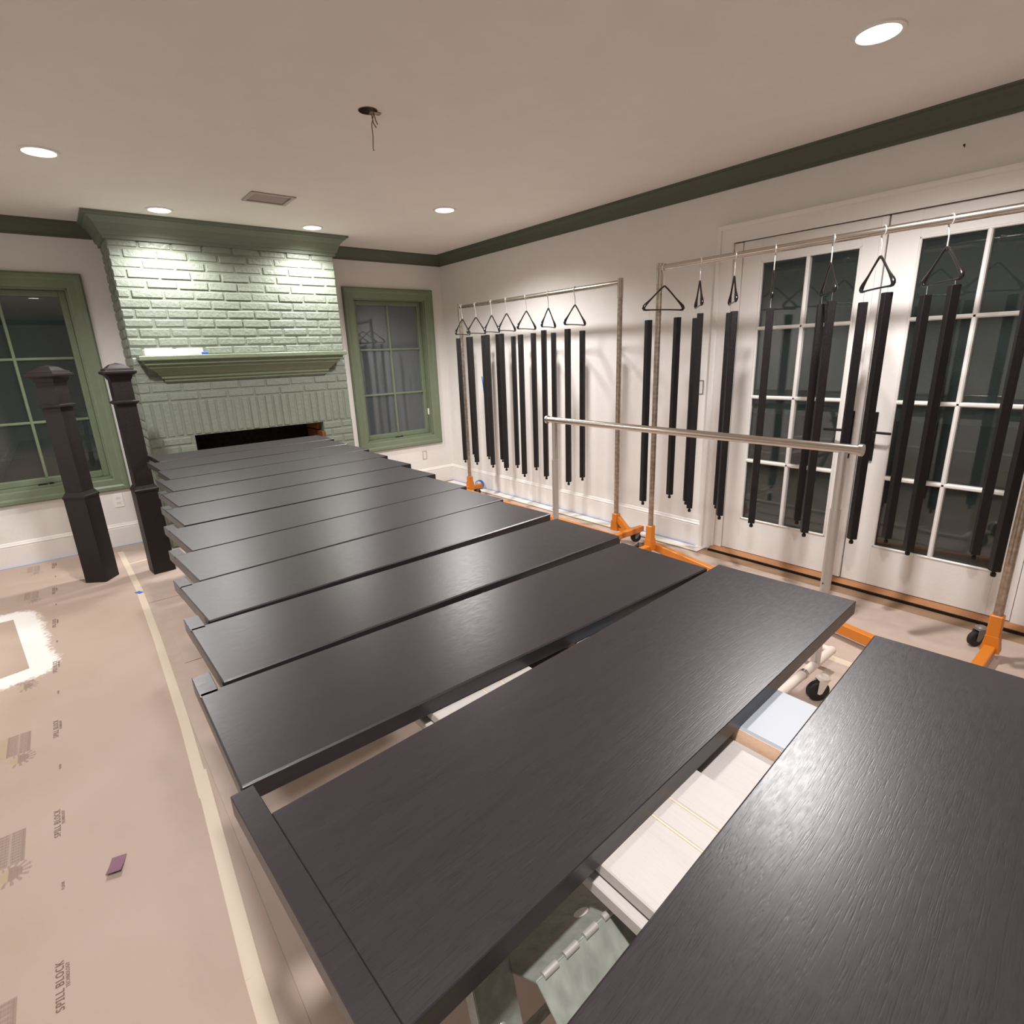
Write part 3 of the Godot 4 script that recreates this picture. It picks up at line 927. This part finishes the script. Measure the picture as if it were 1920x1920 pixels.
func low_rack() -> void:
	var x := -1.26
	var top := 1.075
	var t := thing("garment_rack", "empty low chrome garment rail on casters beside the treads", "garment rack", Vector3(x, 0, 0))
	part(t, "hanging_bar", tube([Vector3(0, top, 3.11), Vector3(0, top, 4.89)], 0.0185, 18), M.chrome)
	for z in [3.10, 4.885]:
		part(t, "end_cap", tube([Vector3(0, top, z), Vector3(0, top, z + 0.014)], 0.024, 18), M.chrome)
	for z in [3.17, 4.83]:
		part(t, "post_sleeve", tube([Vector3(0, top - 0.25, z), Vector3(0, top, z)], 0.0165, 14), M.tube)
		var p := part(t, "post", tube([Vector3(0, 0.10, z), Vector3(0, top - 0.25, z)], 0.020, 14), M.tube)
		for h in 3:
			part(p, "pin_hole", lathe([Vector2(0.0035, 0.0), Vector2(0.0, 0.001)], 10, Vector3(-0.0205, 0.50 - h * 0.13, z - 0.004), Basis(Vector3.FORWARD, -PI / 2)), M.rubber)
		var f := part(t, "foot", tube([Vector3(-0.45 if z > 4.0 else -0.30, 0.105, z), Vector3(0.18 if z > 4.0 else 0.26, 0.105, z)], 0.019, 14), M.beige)
		part(f, "ring", tube([Vector3(-0.125, 0.105, z), Vector3(-0.105, 0.105, z)], 0.0215, 16), M.chrome)
		for s in [-1.0, 1.0]:
			var cx: float = (-0.10 if s < 0 else -0.42) if z > 4.0 else s * 0.24
			caster(f, Vector3(cx, 0.0, z + 0.060), 0.9 if s < 0 else 0.9, M.beige, 0.047 if z > 4.0 else 0.040)
	part(t, "base_rail", tube([Vector3(0.17, 0.105, 3.17), Vector3(0.17, 0.105, 4.83)], 0.017, 12), M.beige)

var hanger_mesh := {}
func hanger(at: Vector3, turn: float, label: String, group: String) -> void:
	var t := thing("coat_hanger", label, "hanger", at, turn, group)
	if hanger_mesh.is_empty():
		var pts := []
		var rad := []
		# from the apex down the right shoulder, along the bar and back
		var half := [Vector2(0.0040, -0.112), Vector2(0.0252, -0.126), Vector2(0.0605, -0.154), Vector2(0.0958, -0.184), Vector2(0.1260, -0.208), Vector2(0.1462, -0.224), Vector2(0.1575, -0.236), Vector2(0.1613, -0.246), Vector2(0.1562, -0.254), Vector2(0.1411, -0.257), Vector2(0.1008, -0.256), Vector2(0.0504, -0.255)]
		var hr := [0.0062, 0.0056, 0.0052, 0.0055, 0.0075, 0.0100, 0.0112, 0.0108, 0.0085, 0.0058, 0.0048, 0.0046]
		for i in half.size():
			pts.append(Vector3(half[i].x, half[i].y, 0)); rad.append(hr[i])
		for i in range(half.size() - 1, -1, -1):
			pts.append(Vector3(-half[i].x, half[i].y, 0)); rad.append(hr[i])
		hanger_mesh.body = tube(pts, rad, 8, true)
		var hp := []
		for i in 13:
			var a := deg_to_rad(-60.0 + i * 20.0)
			hp.append(Vector3(cos(a) * 0.0225, sin(a) * 0.0225, 0))
		hp.append(Vector3(-0.014, -0.030, 0))
		hp.append(Vector3(-0.003, -0.052, 0))
		hp.append(Vector3(0, -0.070, 0))
		hp.append(Vector3(0, -0.118, 0))
		hanger_mesh.hook = tube(hp, 0.0034, 8)
		hanger_mesh.peg = tube([Vector3(0, 0, 0), Vector3(0, 0.010, 0)], 0.0022, 6)
	part(t, "body", hanger_mesh.body, M.hanger)
	part(t, "hook", hanger_mesh.hook, M.hook)
	for s in [-1.0, 1.0]:
		part(t, "strap_notch", hanger_mesh.peg, M.hanger, Vector3(s * 0.086, -0.182, 0))

var bal_mesh := {}
func baluster(at: Vector3, wire_top: float, turn: float, length: float, label: String, group: String) -> void:
	var t := thing("baluster", label, "baluster", at, turn, group)
	part(t, "shaft", box2(Vector3(-0.0182, -length, -0.0182), Vector3(0.0182, 0, 0.0182), 0.002), M.black)
	if bal_mesh.is_empty():
		bal_mesh.pin = lathe([Vector2(0.0, 0.0), Vector2(0.0065, 0.0), Vector2(0.0065, -0.010), Vector2(0.0105, -0.011), Vector2(0.0105, -0.024), Vector2(0.008, -0.027), Vector2(0.0, -0.027)], 12)
	part(t, "bottom_pin", bal_mesh.pin, M.black, Vector3(0, -length, 0))
	part(t, "wire_loop", tube([Vector3(0.002, -0.002, 0), Vector3(0.003, wire_top * 0.5, 0.002), Vector3(0, wire_top, 0)], 0.0012, 6), M.hook)

func racks() -> void:
	z_rack("tall garment rack with copper-tinged rail in the room corner", -0.38, 0.915, 2.94, 1.938, -0.13, -0.20, 0.0, 0.14, 0.108, -0.02, 0.34)
	z_rack("tall garment rack with orange base in front of the french doors", -0.45, 3.325, 5.29, 1.978, 0.05, -0.42, 0.0, 0.0, 0.062, -0.20, 0.44)
	low_rack()
	var nth := ["first", "second", "third", "fourth", "fifth", "sixth", "seventh", "eighth"]
	var A := [[0.945, 330, 1.645, 1.66], [1.176, 338, 1.650, 1.665], [1.424, 332, 1.655, 1.665], [1.645, 336, 1.655, 1.635], [1.915, 339, 1.635, 1.650], [2.19, 333, 1.655, 1.640], [2.493, 345, 1.650, 1.640]]
	var B := [[3.365, 15, 1.660, 1.675], [3.622, 141, 1.660, 1.675], [3.846, 144, 1.675, 1.670], [4.077, 153, 1.680, 1.670], [4.37, 147, 1.680, 1.680], [4.591, 138, 1.670, 1.695], [4.85, 141, 1.680, 1.700], [5.20, 152, 1.685, 1.690]]
	for rk in 2:
		var rows: Array = A if rk == 0 else B
		var x := -0.38 if rk == 0 else -0.45
		var y := 1.938 if rk == 0 else 1.978
		var where: String = "corner rack" if rk == 0 else "door rack"
		for i in rows.size():
			var r: Array = rows[i]
			var th := deg_to_rad(r[1])
			hanger(Vector3(x, y, r[0]), -th, "slim black hanger with chrome hook, %s from the corner on the %s" % [nth[i], where], "hangers on the %s" % where)
			for s in [-1.0, 1.0]:
				var dx: float = cos(th) * 0.118 * s
				var dz: float = sin(th) * 0.118 * s
				var ty: float = r[2] if s < 0 else r[3]
				var side := "wall side" if dx > 0 else "room side"
				baluster(Vector3(x + dx, ty, r[0] + dz), y - 0.257 - ty, -th + rng.randf_range(-0.15, 0.15), 1.205 if rk == 0 else 1.215,
					"black square baluster, %s of %s hanger from the corner, %s" % [side, nth[i], where], "balusters hung on the %s" % where)

# ------------------------------------------------------------------ floor covering and small things
func floor_cover() -> void:
	# printed cardboard sheet nearest the left wall: tan board with white paint overspray round a vanished board and printed marks
	var w := 512
	var h := 2048
	var sx0 := XL + 0.02
	var sx1 := -3.4705
	var sz0 := 0.02
	var sz1 := 7.38
	var im := Image.create(w, h, false, Image.FORMAT_RGB8)
	var n1 := FastNoiseLite.new()
	n1.seed = 4
	n1.frequency = 1.6
	n1.fractal_octaves = 4
	var n2 := FastNoiseLite.new()
	n2.seed = 9
	n2.frequency = 9.0
	var tan := Color(rgb(189, 169, 155))
	var tan2 := Color(rgb(180, 159, 144))
	var wht := Color(rgb(240, 236, 230))
	var inkc := Color(rgb(138, 120, 108))
	var olive := Color(rgb(176, 160, 120))
	for py in h:
		var z := sz0 + (sz1 - sz0) * py / h
		for px in w:
			var x := sx0 + (sx1 - sx0) * px / w
			var c := tan.lerp(tan2, clampf(0.5 + 0.7 * n1.get_noise_2d(x, z), 0, 1))
			im.set_pixel(px, py, c)
	# printed emblem: ruled name block ending in a horned head with a spiky mane, repeated along the sheet
	var put := func(x: float, z: float, c: Color, a: float) -> void:
		var px := int((x - sx0) / (sx1 - sx0) * w)
		var py := int((z - sz0) / (sz1 - sz0) * h)
		if px >= 0 and px < w and py >= 0 and py < h:
			im.set_pixel(px, py, im.get_pixel(px, py).lerp(c, a))
	for rep in 10:
		var zc := 0.24 + rep * 0.667
		var faint := 0.45 if zc < 2.2 else 0.85
		for a in 260:
			for b in 110:
				var u := a / 260.0       # along z
				var v := b / 110.0       # across, 0 = left
				var x := -4.125 + v * 0.135
				var z := zc - 0.13 + u * 0.26
				var on := 0.0
				var col := inkc
				if u < 0.62 and v > 0.30 and v < 0.86:
					# block of heavy capitals
					var cell := fmod(u * 18.0, 1.0)
					on = 0.75 if (cell < 0.62 or v < 0.38 or v > 0.78) else 0.25
					if v > 0.55 and v < 0.60:
						on = 0.15
				elif u < 0.62 and v <= 0.30:
					on = 0.55 if fmod(u * 9.0 + v * 3.0, 1.0) < 0.5 else 0.2
					col = olive
				else:
					var q := Vector2((u - 0.78) * 0.26, (v - 0.62) * 0.135)
					var rr := q.length()
					var ang := q.angle()
					if rr < 0.030:
						on = 0.8 if q.y > -0.004 else 0.5
						col = inkc if q.y > -0.004 else olive
					elif rr < 0.052 and sin(ang * 14.0) > 0.25 and q.y > -0.02:
						on = 0.55
				if on > 0.0:
					put.call(x, z, col, on * faint * 0.30)
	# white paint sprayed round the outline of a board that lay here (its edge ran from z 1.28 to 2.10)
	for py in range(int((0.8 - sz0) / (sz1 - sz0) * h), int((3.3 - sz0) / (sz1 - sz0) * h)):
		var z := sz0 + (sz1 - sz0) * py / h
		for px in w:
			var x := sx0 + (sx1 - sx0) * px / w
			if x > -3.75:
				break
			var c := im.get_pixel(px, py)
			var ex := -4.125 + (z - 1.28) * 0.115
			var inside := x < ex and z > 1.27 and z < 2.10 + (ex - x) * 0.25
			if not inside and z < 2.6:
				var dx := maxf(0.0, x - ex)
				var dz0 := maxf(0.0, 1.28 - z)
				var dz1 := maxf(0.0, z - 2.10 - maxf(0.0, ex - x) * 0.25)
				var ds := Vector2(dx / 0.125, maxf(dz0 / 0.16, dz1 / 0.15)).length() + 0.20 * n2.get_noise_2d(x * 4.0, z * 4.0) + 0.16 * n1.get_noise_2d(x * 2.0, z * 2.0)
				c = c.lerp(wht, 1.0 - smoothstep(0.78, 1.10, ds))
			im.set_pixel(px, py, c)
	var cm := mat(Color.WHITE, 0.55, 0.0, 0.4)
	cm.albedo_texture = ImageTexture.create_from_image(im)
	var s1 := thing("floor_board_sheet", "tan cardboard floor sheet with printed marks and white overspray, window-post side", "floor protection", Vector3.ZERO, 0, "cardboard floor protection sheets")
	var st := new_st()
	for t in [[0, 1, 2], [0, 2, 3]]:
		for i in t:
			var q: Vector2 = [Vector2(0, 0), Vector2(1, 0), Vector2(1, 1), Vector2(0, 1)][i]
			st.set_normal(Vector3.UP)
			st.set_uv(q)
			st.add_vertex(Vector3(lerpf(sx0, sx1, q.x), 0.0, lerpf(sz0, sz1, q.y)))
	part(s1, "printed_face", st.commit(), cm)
	part(s1, "cardboard", box2(Vector3(sx0, -0.0028, sz0), Vector3(sx1, -0.0002, sz1)), M.card)
	# lettering on the sheet
	var font := SystemFont.new()
	font.font_names = PackedStringArray(["Droid Sans"])
	font.font_weight = 700
	font.font_italic = true
	for rep in 10:
		var zc := 0.16 + rep * 0.657
		for ln in [["SPILL BLOCK", 0.0245, -3.926, 0.0, 0.102], ["TECHNOLOGY", 0.0115, -3.910, -0.022, 0.086], ["FLOOR", 0.0105, -3.915, 0.31, 0.04]]:
			var tm := TextMesh.new()
			tm.text = ln[0]
			tm.font = font
			tm.font_size = 32
			tm.pixel_size = ln[1] / 32.0
			tm.depth = 0.0002
			tm.curve_step = 4.0
			var o := part(s1, "lettering", tm, M.ink, Vector3(ln[2], 0.0004, zc + ln[3] + 0.05))
			o.basis = Basis(Vector3(0, 0, -1), Vector3(-1, 0, 0), Vector3(0, 1, 0))
	# plain sheets
	var labs := ["plain tan cardboard floor sheet beneath the stair treads", "plain tan cardboard floor sheet under the low chrome rail", "plain tan cardboard floor sheet in front of the french doors"]
	var rest := thing("floor_board_sheet", "plain tan cardboard floor sheet continuing the printed one", "floor protection", Vector3.ZERO, 0, "cardboard floor protection sheets")
	part(rest, "cardboard", box2(Vector3(sx0, -0.0028, 7.385), Vector3(sx1, 0.0, ZF - 0.02)), M.card)
	var xs := [-3.4700, -2.05, -0.965, -0.16]
	for i in 3:
		var s := thing("floor_board_sheet", labs[i], "floor protection", Vector3.ZERO, 0, "cardboard floor protection sheets")
		part(s, "cardboard", box2(Vector3(xs[i], -0.0028, 0.02), Vector3(xs[i + 1] - 0.0005, 0.0, ZF - 0.02)), M.card)
	# loose squares lying on the second sheet by the fireplace
	for q in [[-3.44, -3.14, 1.36, 1.60, "small tan cardboard patch on the floor beside the newel posts"], [-3.40, -3.02, 1.86, 2.62, "large tan cardboard patch on the floor beside the seam tape"]]:
		var s := thing("cardboard_patch", q[4], "cardboard", Vector3.ZERO, 0.0, "cardboard patches by the seam tape")
		part(s, "cardboard", box2(Vector3(q[0], 0.0, q[2]), Vector3(q[1], 0.003, q[3])), M.card)
	# seam tapes
	var tape := func(p: Array, wd: float, label: String, m: Material, y: float) -> void:
		var o := thing("seam_tape", label, "tape", Vector3.ZERO, 0, "tape on the floor")
		var ts := new_st()
		for i in p.size() - 1:
			var a: Vector2 = p[i]
			var b: Vector2 = p[i + 1]
			var d := (b - a).normalized()
			var n := Vector2(-d.y, d.x) * wd / 2
			add_prism(ts, [a - n, b - n, b + n, a + n], Vector3(0, y, 0), Vector3.RIGHT, Vector3.BACK, Vector3.UP, 0.0006)
		part(o, "strip", ts.commit(), m)
	tape.call([Vector2(-3.485, 0.20), Vector2(-3.462, 1.30), Vector2(-3.470, 2.2), Vector2(-3.490, 3.15), Vector2(-3.512, 3.70)], 0.038, "pale seam tape running from newel posts along the floor", M.tape, 0.0)
	tape.call([Vector2(-3.500, 3.55), Vector2(-3.545, 4.45), Vector2(-3.56, 5.2), Vector2(-3.55, ZF - 0.1)], 0.040, "pale seam tape overlapping the first strip and running under treads", M.tape, 0.0007)
	tape.call([Vector2(-3.46, 0.62), Vector2(-3.18, 0.56)], 0.03, "short pale tape strip between the two newel posts", M.tape, 0.0007)
	tape.call([Vector2(-2.05, 0.1), Vector2(-2.05, ZF - 0.1)], 0.045, "pale seam tape hidden mostly under the treads", M.tape, 0.0)
	tape.call([Vector2(-0.965, 0.2), Vector2(-0.965, ZF - 0.1)], 0.050, "pale seam tape between low chrome rail and french doors", M.tape, 0.0)
	tape.call([Vector2(-0.030, 0.03), Vector2(-0.030, 3.44)], 0.022, "blue masking tape along the baseboard under hanging balusters", M.bluepale, 0.0012)
	tape.call([Vector2(XL + 0.03, 0.028), Vector2(-3.17, 0.028)], 0.020, "blue masking tape along the baseboard under the window", M.bluepale, 0.0007)
	var mp := thing("masking_paper", "white masking paper strip along the floor below the balusters", "paper")
	part(mp, "sheet", box2(Vector3(-0.138, 0.0, 0.06), Vector3(-0.018, 0.001, 3.52)), M.paper)
	# blue scraps
	var sc := thing("tape_scrap", "scrap of blue tape lying on the pale seam tape", "tape")
	part(sc, "strip", box(Vector3(0.030, 0.001, 0.05), 0.0, Vector3(0, 0.0012, 0), Basis(Vector3.UP, 0.5)), M.blue, Vector3(-3.468, 0.0006, 1.345))
	var ws := thing("tape_scrap", "strip of blue tape stuck on the wall behind corner balusters", "tape")
	part(ws, "strip", prism([Vector2(0.700, 1.255), Vector2(0.716, 1.255), Vector2(0.745, 1.06), Vector2(0.728, 1.06)], Vector3(-0.001, 0, 0), Vector3.BACK, Vector3.UP, Vector3.LEFT, 0.001), M.blue)
	var rl := thing("tape_roll", "blue masking tape roll standing against the corner baseboard", "tape roll", Vector3(-0.075, 0.0515, 0.66))
	part(rl, "tape", lathe([Vector2(0.040, -0.018), Vector2(0.050, -0.018), Vector2(0.050, 0.018), Vector2(0.040, 0.018), Vector2(0.040, -0.018)], 32, Vector3.ZERO, Basis(Vector3.UP, 0.35) * Basis(Vector3.FORWARD, PI / 2)), M.blue)
	part(rl, "core", lathe([Vector2(0.037, -0.0185), Vector2(0.0402, -0.0185), Vector2(0.0402, 0.0185), Vector2(0.037, 0.0185), Vector2(0.037, -0.0185)], 32, Vector3.ZERO, Basis(Vector3.UP, 0.35) * Basis(Vector3.FORWARD, PI / 2)), M.white)
	# curled purple sandpaper
	var sp := thing("sandpaper_piece", "small curled purple sandpaper piece on the cardboard floor", "sandpaper", Vector3(-3.784, 0.0, 3.832), -0.26)
	var cs := new_st()
	var cb := new_st()
	for i in 8:
		var u0 := i / 8.0
		var u1 := (i + 1) / 8.0
		var z0 := lerpf(-0.038, 0.038, u0)
		var z1 := lerpf(-0.038, 0.038, u1)
		var y0 := 0.002 + 0.012 * u0 * u0
		var y1 := 0.002 + 0.012 * u1 * u1
		poly(cs, [Vector3(-0.0195, y0, z0), Vector3(0.0195, y0, z0), Vector3(0.0195, y1, z1), Vector3(-0.0195, y1, z1)], Vector3.UP)
		poly(cb, [Vector3(-0.0195, y0 - 0.0012, z0), Vector3(0.0195, y0 - 0.0012, z0), Vector3(0.0195, y1 - 0.0012, z1), Vector3(-0.0195, y1 - 0.0012, z1)], Vector3.DOWN)
	part(sp, "grit_face", cs.commit(), M.purple)
	part(sp, "paper_back", cb.commit(), M.purple_back)

func small_things() -> void:
	# board on the mantel
	var b := thing("white_board", "bright white board offcut with blue tape on the mantel shelf", "board", Vector3(-2.855, 1.5665, 0.545), 0.03)
	part(b, "plank", box2(Vector3(-0.20, 0.0, -0.045), Vector3(0.20, 0.045, 0.045), 0.003), M.white)
	part(b, "blue_tape", box2(Vector3(0.185, 0.001, 0.02), Vector3(0.235, 0.020, 0.05), 0.004), M.blue)
	# outlets
	var outlet := func(label: String, at: Vector3, turn: float) -> void:
		var o := thing("wall_outlet", label, "outlet", at, turn, "wall outlets")
		part(o, "cover_plate", box2(Vector3(-0.036, -0.058, 0.0), Vector3(0.036, 0.058, 0.006), 0.003), M.white)
		for s in [-1.0, 1.0]:
			var r := part(o, "socket", box2(Vector3(-0.017, s * 0.021 - 0.014, 0.005), Vector3(0.017, s * 0.021 + 0.014, 0.0075), 0.002), M.trim)
			for q in [-1.0, 1.0]:
				part(r, "slot", box2(Vector3(q * 0.0065 - 0.001, s * 0.021 - 0.004, 0.007), Vector3(q * 0.0065 + 0.001, s * 0.021 + 0.005, 0.0079)), M.rubber)
	outlet.call("white wall outlet under the window by the newel posts", Vector3(-3.405, 0.395, 0.0), 0.0)
	var b2 := thing("switch_bracket", "empty dark wire outlet bracket on wall under the corner window", "bracket", Vector3(-0.385, 0.36, 0.0))
	part(b2, "frame", tube([Vector3(-0.024, -0.048, 0.004), Vector3(0.024, -0.048, 0.004), Vector3(0.024, 0.048, 0.004), Vector3(-0.024, 0.048, 0.004)], 0.0022, 6, true), M.greycap)
	# open mounting bracket without a switch
	var br := thing("switch_bracket", "empty dark wire switch bracket on wall beside the door casing", "bracket", Vector3(0, 1.20, 3.385))
	part(br, "frame", tube([Vector3(-0.004, -0.048, -0.024), Vector3(-0.004, -0.048, 0.024), Vector3(-0.004, 0.048, 0.024), Vector3(-0.004, 0.048, -0.024)], 0.0025, 6, true), M.darkmetal)
	var nl := thing("nail", "small bare nail in the wall above the french doors", "nail", Vector3(0, 2.362, 4.735))
	part(nl, "shank", tube([Vector3(0.004, 0, 0), Vector3(-0.022, 0.004, 0.004)], 0.0022, 8), M.darkmetal)
	part(nl, "head", lathe([Vector2(0.0, 0.0), Vector2(0.005, 0.0), Vector2(0.005, 0.002), Vector2(0.0, 0.002)], 10, Vector3(-0.022, 0.004, 0.004), Basis(Vector3.FORWARD, -PI / 2)), M.darkmetal)
	# junction box with loose wires
	var jb := thing("junction_box", "open ceiling junction box with loose wires hanging out", "junction box", Vector3(-2.29, H, 3.07))
	part(jb, "metal_box", lathe([Vector2(0.0435, -0.002), Vector2(0.0435, 0.045), Vector2(0.0, 0.045), Vector2(0.0, 0.043), Vector2(0.0415, 0.043), Vector2(0.0415, -0.002), Vector2(0.0435, -0.002)], 28), M.worn)
	part(jb, "bracket_tab", box2(Vector3(0.010, -0.006, -0.012), Vector3(0.060, -0.002, 0.012), 0.001), M.worn)
	part(jb, "wire", tube([Vector3(0.01, 0.05, 0.0), Vector3(0.022, 0.0, 0.01), Vector3(0.015, -0.030, 0.012), Vector3(0.008, -0.055, 0.008), Vector3(0.010, -0.10, 0.006), Vector3(0.006, -0.150, 0.004), Vector3(0.010, -0.158, 0.004)], 0.0022, 8), M.ink)
	part(jb, "wire", tube([Vector3(0.0, 0.05, 0.01), Vector3(0.028, -0.005, 0.0), Vector3(0.036, -0.030, -0.004), Vector3(0.044, -0.045, -0.004)], 0.0024, 8), M.copper)
	part(jb, "wire", tube([Vector3(-0.01, 0.05, 0.0), Vector3(0.020, -0.005, -0.008), Vector3(0.026, -0.040, -0.010), Vector3(0.038, -0.058, -0.008)], 0.0024, 8), M.copper)
	# air vent
	var av := thing("air_vent", "grey-brown slatted air vent in the ceiling before the chimney breast", "air vent", Vector3(-2.245, H, 1.43))
	var fr := new_st()
	for q in [[-0.145, 0.145, -0.122, -0.098], [-0.145, 0.145, 0.098, 0.122], [-0.145, -0.120, -0.098, 0.098], [0.120, 0.145, -0.098, 0.098]]:
		add_box(fr, Vector3((q[0] + q[1]) / 2, -0.004, (q[2] + q[3]) / 2), Vector3(q[1] - q[0], 0.008, q[3] - q[2]), 0.002)
	part(av, "frame", fr.commit(), M.vent)
	for i in 9:
		part(av, "slat", box(Vector3(0.24, 0.0015, 0.024), 0.0, Vector3.ZERO, Basis(Vector3.RIGHT, deg_to_rad(-25.0))), M.vent, Vector3(0, 0.004, -0.086 + i * 0.0215))

# ------------------------------------------------------------------ main
func _ready() -> void:
	rng.seed = 42
	# camera
	var yaw := 0.6762
	var pitch := 0.2823
	var roll := -0.0373
	var f := Vector3(sin(yaw) * cos(pitch), -sin(pitch), -cos(yaw) * cos(pitch))
	var r := Vector3(cos(yaw), 0, sin(yaw))
	var u := r.cross(f)
	var r2 := r * cos(roll) + u * sin(roll)
	var u2 := -r * sin(roll) + u * cos(roll)
	var cam := Camera3D.new()
	cam.name = "camera"
	add_child(cam)
	cam.transform = Transform3D(Basis(r2, u2, -f), Vector3(-3.6311, 1.4837, 5.6676))
	cam.fov = rad_to_deg(2.0 * atan(960.0 / 1023.72))
	cam.near = 0.05
	cam.far = 60.0
	cam.current = true
	# night sky and exposure
	var we := WorldEnvironment.new()
	we.name = "environment"
	var env := Environment.new()
	env.background_mode = Environment.BG_COLOR
	env.background_color = rgb(24, 29, 27)
	env.ambient_light_source = Environment.AMBIENT_SOURCE_BG
	env.tonemap_mode = Environment.TONE_MAPPER_LINEAR
	env.tonemap_exposure = 0.85
	env.sdfgi_enabled = true
	env.ssao_enabled = true
	env.ssil_enabled = true
	we.environment = env
	add_child(we)
	materials()
	for l in LAMPS:
		downlight(l[0], l[1], l[2], l[3])
	shell()
	window(1, -4.353, -3.300, "sage framed six-pane casement window behind the newel posts")
	window(2, -1.190, -0.137, "sage framed six-pane casement window beside the room corner")
	french_doors()
	fireplace()
	floor_cover()
	treads()
	boards()
	newel(Vector3(-3.642, 0, 0.842), -0.64, "black newel post turned cornerwise, standing before the window")
	newel(Vector3(-3.276, 0, 0.955), 0.10, "black newel post standing square beside the brick fireplace")
	racks()
	small_things()
